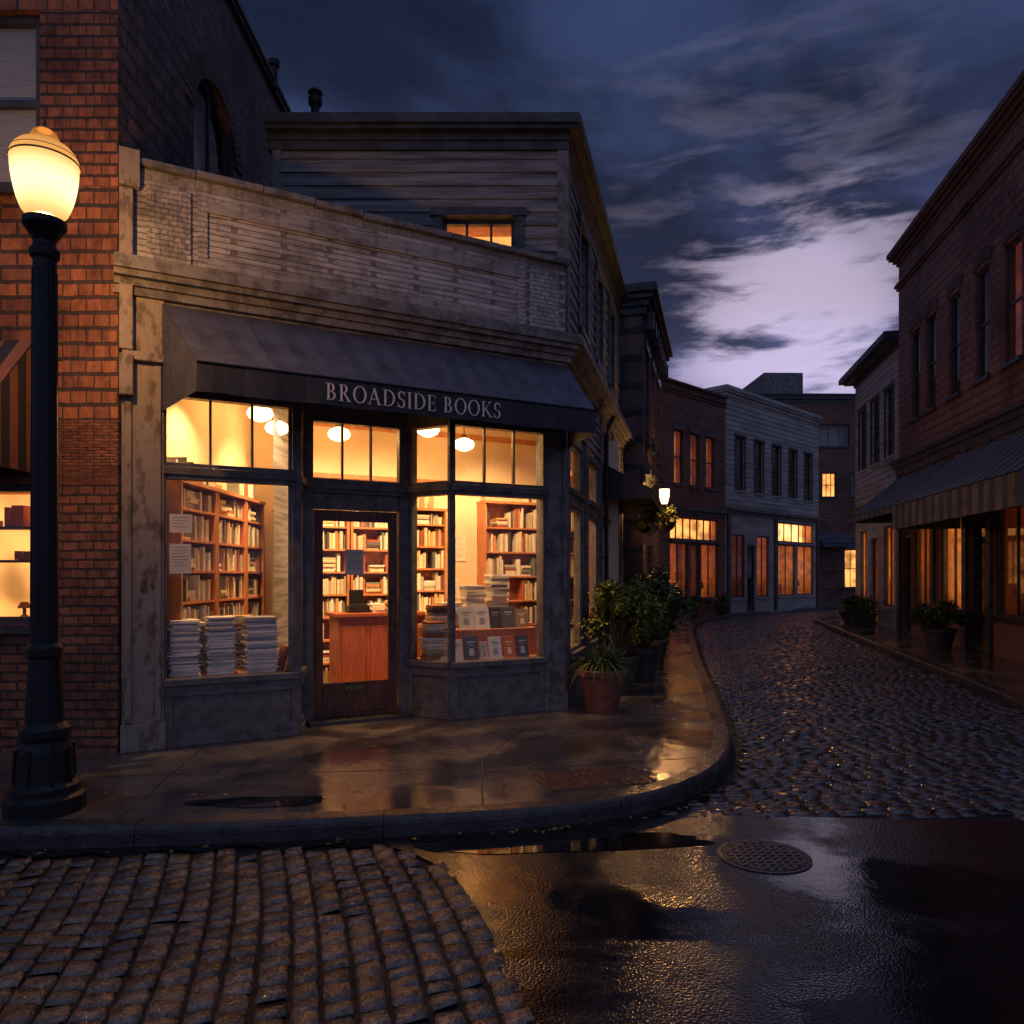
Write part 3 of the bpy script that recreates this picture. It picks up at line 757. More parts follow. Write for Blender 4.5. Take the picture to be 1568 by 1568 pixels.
def stack(F, s, q, z, n, w=.23, d=.3, t=(.012, .022), pal=None, name='book_stack'):
    g = group(name, F.p(s, q, z)); mb = MB(); zz = z
    for i in range(n):
        a = R(-.09, .09); c0 = F.p(s+R(-.012, .012), q+R(-.012, .012)); tt = R(*t)
        G = Frame(c0[0], c0[1], F.d[0]*cos(a)-F.d[1]*sin(a), F.d[0]*sin(a)+F.d[1]*cos(a))
        ww = w*R(.92, 1.04); mb.box(G, -ww/2, ww/2, -d/2, d/2*R(.9, 1.02), zz, zz+tt*.86, random.choice(pal or PAL)); zz += tt
    finish(mb, 'books', M['books'], g)
    return zz
WH = [(.78, .74, .66), (.85, .82, .75), (.7, .68, .62), (.6, .6, .58), (.8, .78, .74), (.4, .4, .42), (.85, .77, .62)]
stack(F, .42, -.30, .603, 33, .26, .30, (.014, .018), WH); stack(F, .74, -.31, .603, 34, .25, .3, (.013, .019), WH); stack(F, 1.11, -.30, .603, 30, .29, .32, (.014, .023), WH)
stack(F, .60, -.58, .603, 24, .24, .2, (.016, .024), WH); stack(F, .95, -.6, .603, 28, .24, .2, (.016, .024))
stack(F, 2.98, -.42, .603, 15, .2, .24, (.02, .036)); stack(F, 3.12, -.62, .603, 22, .2, .22, (.02, .036))
stack(F, 3.0, -1.75, 1.078, 6, .2, .26, (.02, .035)); stack(F, 2.8, -1.9, 1.078, 4, .18, .24, (.02, .03))
g = group('leaning_books', F.p(1.33, -.35, .6)); mb = MB()
for i in range(3):
    s0 = 1.27+i*.045; P = [F.p(s0, -.45, .603), F.p(s0+.03, -.45, .603), F.p(s0+.10, -.45, .84), F.p(s0+.07, -.45, .84), F.p(s0, -.22, .603), F.p(s0+.03, -.22, .603), F.p(s0+.10, -.22, .84), F.p(s0+.07, -.22, .84)]
    mb.add(P, [[4, 5, 6, 7], [1, 0, 3, 2], [0, 4, 7, 3], [5, 1, 2, 6], [7, 6, 2, 3], [0, 1, 5, 4]], None, random.choice(PAL))
finish(mb, 'books', M['books'], g)
def faceout(F, s, q, z, w, h, col, tilt=.22):
    mb = MB(); t = .022; dq = h*sin(tilt); hz = h*cos(tilt)
    P = [F.p(s, q-t, z), F.p(s+w, q-t, z), F.p(s+w, q-t-dq, z+hz), F.p(s, q-t-dq, z+hz), F.p(s, q, z), F.p(s+w, q, z), F.p(s+w, q-dq, z+hz), F.p(s, q-dq, z+hz)]
    mb.add(P, [[4, 5, 6, 7], [1, 0, 3, 2], [0, 4, 7, 3], [5, 1, 2, 6], [7, 6, 2, 3], [0, 1, 5, 4]], None, col)
    def pt(u, v): return F.p(s+w*u, q-dq*v+.0015, z+hz*v)
    c2 = tuple(min(.9, x*.4 if sum(col) > 1.2 else x*3+.2) for x in col)
    mb.quad([pt(.2, .72), pt(.8, .72), pt(.8, .78), pt(.2, .78)], col=c2); mb.quad([pt(.3, .62), pt(.7, .62), pt(.7, .65), pt(.3, .65)], col=c2)
    if random.random() < .6: mb.quad([pt(.3, .2), pt(.7, .2), pt(.65, .5), pt(.35, .5)], col=tuple(x*.8+.1 for x in c2))
    gg = group('display_book', F.p(s+w/2, q, z)); finish(mb, 'book', M['books'], gg)
x = 3.10
for w, h, c in ((.14, .24, (.65, .62, .55)), (.17, .27, (.10, .11, .13)), (.09, .2, (.55, .52, .45)), (.155, .25, (.7, .7, .67)), (.15, .25, (.6, .15, .05)), (.15, .26, (.08, .08, .09))):
    faceout(F, x, -.16, .602, w, h, c); x += w+.022
faceout(FR, .10, -.16, .602, .14, .2, (.1, .09, .1)); faceout(FR, .3, -.16, .602, .15, .25, (.66, .63, .52))
g = group('display_stand', F.p(3.7, -.55, .6)); mb = MB(); mb.box(F, 3.30, 4.35, -.72, -.42, .601, .92); finish(mb, 'riser', M['shelf_wood'], g, bevel=.004)
x = 3.34
for w, h, c in ((.19, .26, (.66, .66, .6)), (.19, .26, (.78, .76, .68)), (.15, .25, (.06, .05, .05)), (.17, .25, (.12, .12, .13)), (.16, .22, (.35, .26, .14))):
    faceout(F, x, -.50, .921, w, h, c); x += w+.012
stack(F, 3.42, -.95, .95, 10, .26, .2, (.02, .035), WH)
g = group('display_table', F.p(3.7, -1.2, 0)); mb = MB(); mb.box(F, 3.15, 4.5, -1.35, -.85, .90, .945)
for a in (3.18, 4.42):
    for q in (-1.32, -.93): mb.box(F, a, a+.05, q, q+.05, .03, .90)
finish(mb, 'table', M['shelf_wood'], g, bevel=.004)
stack(F, 3.78, -1.1, .946, 17, .26, .22, (.02, .035), WH); stack(F, 4.12, -1.1, .946, 22, .24, .22, (.02, .035), WH); stack(F, 3.35, -1.2, .946, 8, .24, .2)
ink = surf('print_ink', (.35, .32, .28), None, .8, bump=0)
def notice(F, s, q, z, w, h, name='paper_notice', m='paper'):
    g = group(name, F.p(s+w/2, q, z)); mb = MB(); mb.box(F, s, s+w, q, q+.002, z, z+h); finish(mb, 'sheet', M[m], g)
    ln = MB(); k = int(h/.028)
    for i in range(1, k-1): ln.box(F, s+w*.14, s+w*(.86 if i % 3 else .6), q+.002, q+.0028, z+h-.028*i-.006, z+h-.028*i)
    finish(ln, 'print_lines', ink, g)
notice(F, .285, -.045, 1.93, .19, .17); notice(F, .285, -.045, 1.56, .18, .27)
notice(FM, .45, -.055, 1.55, .2, .27, m='paper')
notice(BW, 4.15, .01, 1.75, .28, .38, 'framed_picture'); notice(BW, 4.12, .01, 1.2, .2, .28)
g = group('house_number', FM.p(.57, 0, 2.3)); mb = MB()
nb = {'1': [(1, 0, 1, 1)], '8': [(0, 0, 1, 0), (0, .5, 1, .5), (0, 1, 1, 1), (0, 0, 0, 1), (1, 0, 1, 1)], '6': [(0, 0, 1, 0), (0, .5, 1, .5), (0, 1, 1, 1), (0, 0, 0, 1), (1, 0, 1, .5)]}
for i, ch in enumerate('186'):
    for x0, y0, x1, y1 in nb[ch]:
        a = .47+i*.07; mb.box(FM, a+x0*.035-.004, a+x1*.035+.004, -.02, -.016, 2.285+y0*.07-.004, 2.285+y1*.07+.004)
finish(mb, 'digits', M['brass'], g)

def point(name, loc, w, col, r, parent=None):
    l = bpy.data.lights.new(name, 'POINT'); l.energy = w; l.color = col; l.shadow_soft_size = r
    o = bpy.data.objects.new(name, l); o.location = loc
    scene.collection.objects.link(o)
    if parent: o.parent = parent; o.location = tuple(a-b for a, b in zip(loc, parent.location))
    return o
WARM = (1.0, .54, .20)
M['shade'] = globemat('lamp_glass', (1, .76, .42), 5.0, .5)
for s, q in ((1.26, -1.2), (1.58, -1.95), (3.23, -1.2), (4.05, -1.95), (2.35, -2.0)):
    p = F.p(s, q, 3.33); g = group('ceiling_lamp', p); mb = MB()
    mb.tube([(p[0], p[1], 3.75), (p[0], p[1], 3.42)], .008); mb.lathe((p[0], p[1], 3.40), [(.02, .06), (.05, .02), (.055, 0)], 16); mb.lathe((p[0], p[1], 3.74), [(.05, 0), (.05, .01)], 16)
    finish(mb, 'rod', M['brass'], g, smooth=False)
    sh = MB(); sh.lathe((p[0], p[1], 3.32), [(.055, .085), (.12, .05), (.145, 0), (.12, -.05), (.05, -.085), (.0, -.095)], 20, cap=False)
    finish(sh, 'glass_shade', M['shade'], g, smooth=True)
    point('bulb', p, 29, WARM, .05, g)
for s, q, ds, dq, e in ((.75, -.55, 0, -.15, 210), (1.6, -1.2, .1, -.6, 330), (3.0, -1.0, .1, -.7, 330), (3.75, -.5, 0, -.15, 230), (4.2, -1.3, .35, -.5, 300), (.55, -1.3, -.35, -.1, 270)):  # added fill spots, housings included, to brighten the lower shelves and displays
    p = F.p(s, q, 3.62); g = group('ceiling_spotlight', p); mb = MB()
    mb.lathe((p[0], p[1], 3.60), [(.045, 0), (.05, .02), (.05, .12), (.02, .14), (.015, .15)], 14, cap=False); finish(mb, 'fill_housing', M['brass'], g)
    l = bpy.data.lights.new('spot', 'SPOT'); l.energy = e; l.color = (1, .59, .25); l.spot_size = radians(100); l.spot_blend = .7; l.shadow_soft_size = .04
    o = bpy.data.objects.new('spot', l); scene.collection.objects.link(o); o.parent = g; o.location = (0, 0, -.03)
    d = Vector((F.d[0]*ds+F.n[0]*dq, F.d[1]*ds+F.n[1]*dq, -1)); o.rotation_euler = d.to_track_quat('-Z', 'Y').to_euler()

g = awning('shop_awning', F, .22, 4.47, 3.96, 3.0, .95, .235, 'canvas', sw=.135, f0=.2, f1=.25, vmat='canvas_v', seams=6)
def letter_parts(ch):
    T = .15; q = []; a = []
    if ch in 'BRDEIK': q += [(.17, 0, .17, 1, T), (.02, .022, .32, .022, .045), (.02, .978, .32, .978, .045)]
    if ch == 'B': a += [(.28, .745, .30, .255, -90, 90), (.28, .27, .38, .27, -90, 90)]; q += [(.17, .022, .3, .022, .045), (.17, .978, .3, .978, .045), (.17, .512, .3, .512, .045)]; W = .74
    elif ch == 'R': a += [(.30, .74, .30, .26, -90, 90)]; q += [(.17, .978, .32, .978, .045), (.17, .50, .32, .50, .045), (.36, .5, .70, .02, .14), (.58, .022, .84, .022, .045)]; W = .84
    elif ch == 'O': a += [(.47, .5, .47, .52, 0, 360)]; W = .94
    elif ch == 'A': q += [(.08, .02, .42, 1.0, .055), (.40, 1.0, .76, .02, .15), (.2, .33, .62, .33, .045), (-.04, .022, .2, .022, .045), (.62, .022, .94, .022, .045)]; W = .9
    elif ch == 'D': a += [(.34, .5, .54, .5, -90, 90)]; q += [(.17, .022, .36, .022, .045), (.17, .978, .36, .978, .045)]; W = .9
    elif ch == 'S': a += [(.31, .745, .25, .265, 35, 275), (.31, .26, .28, .275, -150, 92)]; q += [(.54, .72, .54, .98, .04), (.06, .02, .06, .3, .04)]; W = .62
    elif ch == 'I': W = .34
    elif ch == 'E': q += [(.17, .022, .62, .022, .045), (.17, .978, .60, .978, .045), (.17, .51, .5, .51, .045), (.63, 0, .63, .24, .04), (.6, .78, .6, 1, .04), (.5, .4, .5, .62, .04)]; W = .7
    elif ch == 'K': q += [(.25, .42, .70, .98, .055), (.34, .55, .76, .02, .15), (.56, .978, .84, .978, .045), (.62, .022, .92, .022, .045)]; W = .86
    return q, a, W
AWP = F.p(0, .97); AF = Frame(AWP[0]+F.n[0]*.016, AWP[1]+F.n[1]*.016, F.d[0], F.d[1])
text = 'BROADSIDE BOOKS'; tot = sum((.42 if c == ' ' else letter_parts(c)[2]+.13) for c in text)
x0, x1, zb, hh = 1.44, 3.13, 3.045, .145; sc = (x1-x0)/tot
mb = MB(); x = x0
for c in text:
    if c == ' ': x += .42*sc; continue
    q, a, W = letter_parts(c)
    P = lambda u, v: AF.p(x+u*sc, 0, zb+v*hh)
    for (ax, ay, bx, by, w) in q:
        dx, dy = bx-ax, by-ay; l = sqrt(dx*dx+dy*dy); nx, ny = -dy/l*w/2, dx/l*w/2
        if abs(dx) > abs(dy)*.05 and abs(dy) > abs(dx)*.05: nx, ny = w/2*1.05, 0
        mb.quad([P(ax-nx, ay-ny), P(bx-nx, by-ny), P(bx+nx, by+ny), P(ax+nx, ay+ny)])
    for cx, cy, rx, ry, a0_, a1_ in a:
        n = max(8, int((a1_-a0_)/12))
        for i in range(n):
            A0, A1 = radians(a0_+(a1_-a0_)*i/n), radians(a0_+(a1_-a0_)*(i+1)/n)
            ri, si = rx-.145, ry-.05
            mb.quad([P(cx+ri*cos(A0), cy+si*sin(A0)), P(cx+rx*cos(A0), cy+ry*sin(A0)), P(cx+rx*cos(A1), cy+ry*sin(A1)), P(cx+ri*cos(A1), cy+si*sin(A1))])
    x += (W+.13)*sc
finish(mb, 'lettering', M['letter'], g)

# ------------------------------------------------------------------ clapboard house behind the shop
B = Bld('clapboard_house', (-1, 11, 0))
HS = Frame(*S.p(.12, -.03)[:2], .2453, .9694); hc = HS.p(0, 0)
LH = hc[0]+2.8; ZR = 6.72
HFr = Frame(-2.8, hc[1], 1, 0)
w1 = (1.98, 2.84, 4.9, 5.74)
facade(B.get('walls', 'clap_gray'), HFr, LH, 4.2, ZR, [w1], .15)
clap(B.get('siding', 'clap_gray'), HFr, .1, LH-.1, 4.25, ZR-.205, .155, [(w1[0]-.1, w1[1]+.1, w1[2]-.05, w1[3]+.12)])
window(B, HFr, w1, lit='lit', fm='trim_dark', rows=2, cols=3, trim=.1, blind=0)
hops = [(.9+1.55*i, 1.55+1.55*i, 4.75, 6.1) for i in range(3)]
facade(B.get('walls', 'clap_gray'), HS, 5.6, 4.2, ZR, hops, .15)
clap(B.get('siding', 'clap_gray'), HS, .1, 5.6, 4.25, ZR-.205, .155, [(o[0]-.08, o[1]+.08, o[2]-.05, o[3]+.1) for o in hops])
for o in hops: window(B, HS, o, fm='trim_dark', rows=2, trim=.08)
tr = B.get('corner_boards', 'trim_gray')
tr.box(HFr, LH-.1, LH+.03, 0, .034, 4.2, ZR-.205); tr.box(HS, -.03, .1, .001, .036, 4.2, ZR-.206); tr.box(HFr, 0, .1, 0, .035, 4.2, ZR-.205)
cornice(B, [(-2.86, hc[1]), hc[:2]]+path(HS, (5.7, 0)), ZR-.2, [(.045, .1), (.07, .08), (.16, .05), (.20, .09), (.18, .03)], 'trim_dark')
B.get('roof', 'roof').quad([(-2.8, hc[1], ZR+.1), (hc[0], hc[1], ZR+.1), HS.p(5.6, 0, ZR+.1), (-2.8, 15, ZR+.1)])
B.get('walls', 'clap_gray').quad([(-2.8, 15, 0), (-2.8, hc[1], 0), (-2.8, hc[1], ZR), (-2.8, 15, ZR)])
e = HS.p(5.6, 0); B.get('walls', 'clap_gray').quad([(e[0], e[1], 0), (-2.8, 15, 0), (-2.8, 15, ZR), (e[0], e[1], ZR)])
B.done()
g = group('vent_pipe', (-2.62, 10, 6.8)); mb = MB()
mb.lathe((-2.62, 10, 6.75), [(.055, 0), (.055, 1.05), (.09, 1.06), (.095, 1.13), (.05, 1.16), (.05, 1.2), (.1, 1.21), (.08, 1.25), (0, 1.27)], 16)
finish(mb, 'pipe', M['iron'], g)

# ------------------------------------------------------------------ left brick building
B = Bld('brick_building', (-5, 8, 0)); G = Frame(-9.0, 6.52, 1, .0); LG = 5.58
gops = [(3.4, 4.9, 4.92, 6.45), (1.5, 4.86, 1.12, 2.34), (1.5, 4.86, 2.5, 2.9)]
facade(B.get('walls', 'brick_red'), G, LG, -.1, 8.5, gops, .18)
window(B, G, gops[0], fm='trim_dark', rows=2, blind=.98, sill='granite', fw=.07)
window(B, G, gops[1], lit='lit', fm='trim_dark', rows=1, cols=4, deep=.9, fw=.06); goods(B, G, 1.6, 4.8, 1.15, 2.3, .9, 26)
window(B, G, gops[2], fm='trim_dark', rows=1, cols=4, fw=.05)
for k in range(3): B.get('sills', 'granite').box(G, 0, LG-.95-.02*k, .071, .09-.01*k, 4.68+.05*k, 4.72+.05*k)
SW = Frame(-3.42, 6.52, 0, 1)
aw = (1.55, 2.72, 4.8, 7.15)
facade(B.get('side_wall', 'brick_dark'), SW, 4.95, -.1, 8.5, [aw], .2)
window(B, SW, aw, fm='trim_dark', rows=2, cols=2, sill='granite', fw=.07)
sp = B.get('side_wall', 'brick_dark'); cx = (aw[0]+aw[1])/2; r = (aw[1]-aw[0])/2; zc = aw[3]-r
for sg in (-1, 1):
    n = 10; arc = [(cx+sg*r*cos(a), zc+r*sin(a)) for a in [pi/2*i/n for i in range(n+1)]]
    for i in range(n):
        (a, b), (c, d) = arc[i], arc[i+1]
        sp.quad([SW.p(a, -.002, b), SW.p(c, -.002, d), SW.p(c, -.002, aw[3]+.001), SW.p(a, -.002, aw[3]+.001)], [(a, b), (c, d), (c, aw[3]), (a, aw[3])])
        sp.quad([SW.p(a, -.002, b), SW.p(c, -.002, d), SW.p(c, -.13, d), SW.p(a, -.13, b)], [(0, b), (0, d), (.13, d), (.13, b)])
for i in range(25):
    a0_, a1_ = pi*i/25+.012, pi*(i+1)/25-.012
    P = []
    for q in (-.01, .025):
        for rr, an in ((r+.01, a0_), (r+.24, a0_), (r+.24, a1_), (r+.01, a1_)): P.append(SW.p(cx+rr*cos(an), q, zc+rr*sin(an)))
    B.get('arch_bricks', 'brick_dark').add(P, [[4, 5, 6, 7], [0, 3, 2, 1], [0, 1, 5, 4], [1, 2, 6, 5], [2, 3, 7, 6], [3, 0, 4, 7]], [[(i*.07, 0), (i*.07+.06, 0), (i*.07+.06, .06), (i*.07, .06)]]*6)
B.get('side_wall', 'brick_dark').quad([(-3.42, 11.47, -.1), (-9, 11.47, -.1), (-9, 11.47, 8.5), (-3.42, 11.47, 8.5)], [(0, 0), (5, 0), (5, 8), (0, 8)])
B.get('roof', 'roof').quad([(-9, 6.5, 8.4), (-3.4, 6.5, 8.4), (-3.4, 11.4, 8.4), (-9, 11.4, 8.4)])
cornice(B, [(-9, 6.52), (-3.42, 6.52), (-3.42, 11.5)], 8.46, [(.05, .07), (.08, .05)], 'granite', 'coping')
B.done()
g = group('roof_vent', (-3.42, 10.6, 8.5)); mb = MB(); mb.lathe((-3.36, 10.6, 8.4), [(.05, 0), (.05, .32), (.08, .33), (.08, .4), (0, .42)], 12); finish(mb, 'vent', M['iron'], g)
M['stripe_l'] = surf('awning_stripe_rust', (.20, .085, .05), (.14, .06, .04), .6)
g = awning('striped_awning', G, 1.2, 4.86, 3.58, 2.42, .85, .2, 'canvas_v', 'stripe_l', .12)
mb = MB()
for i in range(0, 8, 2):
    q0, q1 = .02+.85*i/8, .02+.85*(i+1)/8
    def zt(q): return 3.57-(3.57-2.62)*(q-.02)/.85-.01
    mb.quad([G.p(4.864, q0, 2.43), G.p(4.864, q1, 2.43), G.p(4.864, q1, zt(q1)), G.p(4.864, q0, zt(q0))])
finish(mb, 'end_flap_stripes', M['stripe_l'], g)

# ------------------------------------------------------------------ row buildings, far side
def upper(B, F, L, n, w, z0, z1, lits, fm='trim_dark', sill='granite', lintel='granite', m0=.6, rows=2, trim=0):
    ops = []; gap = (L-2*m0-w)/(max(1, n-1))
    for i in range(n): a = m0+gap*i; ops.append((a, a+w, z0, z1))
    for o, l in zip(ops, lits): window(B, F, o, lit=l, fm=fm, rows=rows, sill=sill, lintel=lintel, trim=trim)
    return ops
def shopfront(B, F, ops, lit, deep=1.0, n=8, cols=3):
    for (a, b, c, d), l in zip(ops, lit):
        window(B, F, (a, b, c, d), lit=l, rows=1, cols=cols, deep=deep, sill='trim_dark', fw=.06)
        if l: goods(B, F, a, b, c+.02, d, deep, n)

F1, L1 = frame2((2.62, 15), (3.83, 19.3)); B = Bld('cornice_building', (2, 17, 0))
o = upper(B, F1, L1, 3, .7, 4.3, 6.2, [None]*3, m0=.5)
sf = [(.5, 1.7, .6, 2.7), (2.3, 3.6, .6, 2.7)]
shopfront(B, F1, sf, ['lit', None]); facade(B.get('walls', 'brick_dark'), F1, L1, -.1, 7.2, o+sf, .15); shell(B, F1, L1, 7.2, 4, 'brick_dark')
cornice(B, [F1.p(0, -4)[:2], F1.p(0, 0)[:2], F1.p(L1, 0)[:2]], 6.75, [(.06, .15), (.12, .12), (.22, .1), (.3, .12), (.27, .05)], 'trim_dark')
cornice(B, [F1.p(0, 0)[:2], F1.p(L1, 0)[:2]], 3.4, [(.05, .15), (.14, .12)], 'trim_dark')
for i in range(8): B.get('brackets', 'trim_dark').box(F1, .15+i*.57, .27+i*.57, .0, .2, 6.5, 6.84)
B.done()
F2, L2 = frame2((5.4, 27), (8.5, 30)); B = Bld('brick_building', (7, 29, 0))
o = upper(B, F2, L2, 3, .62, 4.9, 6.9, ['lit_dim', 'lit_dim', 'lit_dim'], m0=.75)
sf = [(.5, 1.7, .6, 2.75), (2.6, 3.85, .6, 2.75), (.5, 3.85, 2.85, 3.7)]
shopfront(B, F2, sf[:2], ['lit', 'lit'], 1.2, 12, 2); window(B, F2, sf[2], lit='lit', rows=1, cols=7, deep=.6, fw=.05)
dr = [(1.85, 2.5, 0, 2.75)]; window(B, F2, dr[0], lit='lit_dim', rows=1, sill=None, fw=.1)
facade(B.get('walls', 'brick_maroon'), F2, L2, -.1, 8.65, o+sf+dr, .15); shell(B, F2, L2, 8.65, 8, 'brick_maroon')
cornice(B, [F2.p(0, -6)[:2], F2.p(0, 0)[:2], F2.p(L2-.01, 0)[:2]], 8.2, [(.05, .12), (.10, .1), (.05, .14), (.16, .08)], 'brick_maroon')
cornice(B, path(F2, (0, 0), (L2-.02, 0)), 3.8, [(.05, .15), (.16, .12)], 'trim_dark', 'fascia')
B.done()
F3, L3 = frame2((8.52, 30), (14.7, 36)); B = Bld('clapboard_shop_building', (12, 34, 0))
o = upper(B, F3, L3, 5, .72, 5.0, 7.2, [None]*5, fm='trim_dark', sill='clap_white', lintel=None, m0=.8, trim=.08)
sf = [(.5, 1.6, .6, 3.2), (2.6, 3.7, .6, 3.2), (4.5, 6.2, .6, 2.9), (6.4, 8.1, .6, 2.9), (4.5, 8.1, 3.0, 3.9)]
shopfront(B, F3, sf[:4], ['lit_dim', 'lit', 'lit_hot', 'lit_hot'], 1.3, 14, 2); window(B, F3, sf[4], lit='lit_hot', rows=1, cols=5, deep=.7, fw=.06)
dr = [(1.75, 2.45, 0, 2.8)]; window(B, F3, dr[0], rows=1, sill=None, fw=.1)
facade(B.get('walls', 'clap_white'), F3, L3, -.1, 9.15, o+sf+dr, .15); shell(B, F3, L3, 9.15, 8, 'clap_white')
clap(B.get('siding', 'clap_white'), F3, .05, L3-.05, 4.4, 8.7, .2, [(a-.1, b+.1, c-.05, d+.1) for a, b, c, d in o])
cornice(B, [F3.p(0, -6)[:2], F3.p(0, 0)[:2], F3.p(L3, 0)[:2]], 8.7, [(.06, .15), (.14, .1), (.2, .15)], 'clap_white')
cornice(B, path(F3, (.02, 0), (L3, 0)), 4.0, [(.05, .15), (.2, .12)], 'trim_gray', 'fascia')
for a in (.1, 4.1, L3-.3): B.get('pilasters', 'trim_dark').box(F3, a, a+.25, .0, .06, 0, 4.0)
B.done()
F4 = Frame(13.2, 43, 1, .02); B = Bld('brick_warehouse', (18, 45, 0))
o = [(4.35, 6.2, 8.9, 10.2), (4.6, 5.4, 6.0, 7.4), (6.3, 7.2, 6.0, 7.4), (8, 9, 6, 7.4), (5.9, 7.0, .8, 3.0), (8.2, 9.4, .6, 3.0), (2, 3, 6, 7.4), (6.8, 9.2, 8.9, 10.2)]
for k, q in enumerate(o): window(B, F4, q, lit=['blind', 'lit', None, None, 'lit', 'lit_dim', None, 'blind'][k], rows=2 if k else 1, cols=3, deep=.6)
facade(B.get('walls', 'brick_maroon'), F4, 14, -.1, 11.8, o, .2); shell(B, F4, 14, 11.8, 8, 'brick_maroon')
cornice(B, path(F4, (0, 0), (14, 0)), 11.4, [(.05, .2), (.15, .2), (.22, .1)], 'trim_dark')
B.get('rooftop_block', 'trim_gray').box(F4, 1.6, 3.9, -5, -1, 11.6, 13.4)
B.done()
awning('shop_awning', F4, 4.2, 6.0, 3.9, 3.1, 1.0, .2, 'canvas', sw=.4)

# ------------------------------------------------------------------ right side buildings
F5 = Frame(10.3, 20, -.1836, -.983); L5 = 13.5; B = Bld('brick_building', (12, 15, 0))
o = []
ups = [(1.0, None), (2.05, None), (3.45, None), (4.85, None), (6.15, 'lit_dim'), (7.5, None), (8.9, None), (10.3, None)]
for s_, l in ups:
    q = (s_-.02, s_+.62, 5.45, 7.65); o.append(q); window(B, F5, q, lit=l, fm='trim_dark', rows=2, sill='granite', lintel=None)
    for i in range(9):
        a = s_-.1+i*.096; zz = 7.66+.09*sin(pi*(i+.5)/9); B.get('arch_heads', 'brick_dark').box(F5, a, a+.085, -.02, .03, zz, zz+.24)
sf = [(1.15, 2.3, .75, 2.85), (2.9, 4.25, .75, 2.85), (5.7, 7.2, .75, 2.85), (8.0, 10, .75, 2.85)]
shopfront(B, F5, sf, ['lit', 'lit_hot', 'lit_dim', 'lit_dim'], 1.0, 9, 2)
dr = [(.3, .95, 0, 2.6), (4.5, 5.4, 0, 2.7)]
for q in dr: window(B, F5, q, rows=1, sill=None, fw=.1)
facade(B.get('walls', 'brick_maroon'), F5, L5, -.1, 10.1, o+sf+dr, .18); shell(B, F5, L5, 10.1, 9, 'brick_maroon')
cp_ = [F5.p(0, -8)[:2], F5.p(0, 0)[:2], F5.p(L5, 0)[:2]]
cornice(B, cp_, 9.75, [(.05, .1), (.12, .1), (.2, .08), (.24, .12)], 'brick_maroon')
cornice(B, cp_, 9.1, [(.05, .08), (.09, .08)], 'brick_maroon', 'string_course')
cornice(B, cp_, 4.15, [(.06, .2), (.12, .12), (.2, .1)], 'trim_dark', 'fascia')
for a in (.02, 2.45, 4.3, 5.45, 7.4): B.get('pilasters', 'trim_dark').box(F5, a, a+.2, .0, .07, 0, 4.15)
B.done()
M['stripe_r'] = surf('awning_stripe_dark', (.055, .058, .070), (.04, .042, .052), .6)
awning('striped_awning', F5, .1, 3.75, 4.12, 2.92, 1.25, .16, 'canvas_gray', 'stripe_r', .2)
awning('striped_awning', F5, 4.15, 9.9, 4.12, 2.52, 1.35, .5, 'canvas_gray', 'stripe_r', .2)
F6, L6 = frame2((11.8, 25.8), (10.86, 21.0)); B = Bld('clapboard_house', (14, 24, 0))
o = upper(B, F6, L6, 3, .75, 5.0, 7.0, [None]*3, fm='trim_dark', sill='clap_white', lintel=None, m0=.6, trim=.08)
sf = [(.5, 1.5, .6, 3.0), (3.2, 4.3, .6, 3.0)]; dr = [(1.9, 2.7, 0, 2.7)]
shopfront(B, F6, sf, ['lit_hot', 'lit'], .9, 6, 2); window(B, F6, dr[0], lit='lit_dim', rows=1, sill=None)
facade(B.get('walls', 'clap_white'), F6, L6, -.1, 8.3, o+sf+dr, .15); shell(B, F6, L6, 8.3, 7, 'clap_white')
clap(B.get('siding', 'clap_white'), F6, .05, L6-.05, 3.9, 7.9, .18, [(a-.1, b+.1, c-.05, d+.1) for a, b, c, d in o])
FE = Frame(*F6.p(0, -7)[:2], F6.n[0], F6.n[1])
clap(B.get('siding', 'clap_white'), FE, .05, 6.95, .3, 7.9, .18)
cornice(B, [F6.p(0, -7)[:2], F6.p(0, 0)[:2], F6.p(L6, 0)[:2]], 7.95, [(.05, .15), (.3, .08), (.45, .16), (.42, .05)], 'trim_dark', 'eaves')
cornice(B, path(F6, (0, 0), (L6, 0)), 3.5, [(.05, .15), (.2, .12)], 'trim_dark', 'fascia')
B.done()

awning('shop_awning', S, 3.2, 5.9, 3.3, 2.72, .75, .16, 'canvas_v', sw=.3)
g = group('wall_lamp', (2.98, 15.3, 3.2)); mb = MB(); p0 = F1.p(.5, 0, 3.25); tp = F1.p(.5, .38, 3.1)
mb.tube([p0, F1.p(.5, .15, 3.42), F1.p(.5, .36, 3.44), F1.p(.5, .38, 3.36)], .018)
mb.lathe((tp[0], tp[1], 3.30), [(.11, 0), (.12, .02), (.05, .08), (.0, .12)], 12); mb.lathe((tp[0], tp[1], 2.98), [(.0, -.04), (.05, -.01), (.06, .01)], 12)
finish(mb, 'bracket', M['iron'], g)
sh = MB(); sh.lathe((tp[0], tp[1], 3.0), [(.06, 0), (.10, .15), (.105, .3)], 12, cap=False); finish(sh, 'lantern_glass', M['shade'], g, smooth=True)
point('bulb', (tp[0], tp[1], 3.15), 190, (1, .5, .18), .05, g)
g = group('hanging_sign', S.p(6.3, .4, 2.3)); mb = MB(); mb.tube([S.p(6.3, 0, 2.62), S.p(6.3, .7, 2.62)], .014)
P = [S.p(6.3, .4+.24*cos(2*pi*i/24), 2.32+.17*sin(2*pi*i/24)) for i in range(24)]
Q = [(p[0]+S.d[0]*.03, p[1]+S.d[1]*.03, p[2]) for p in P]
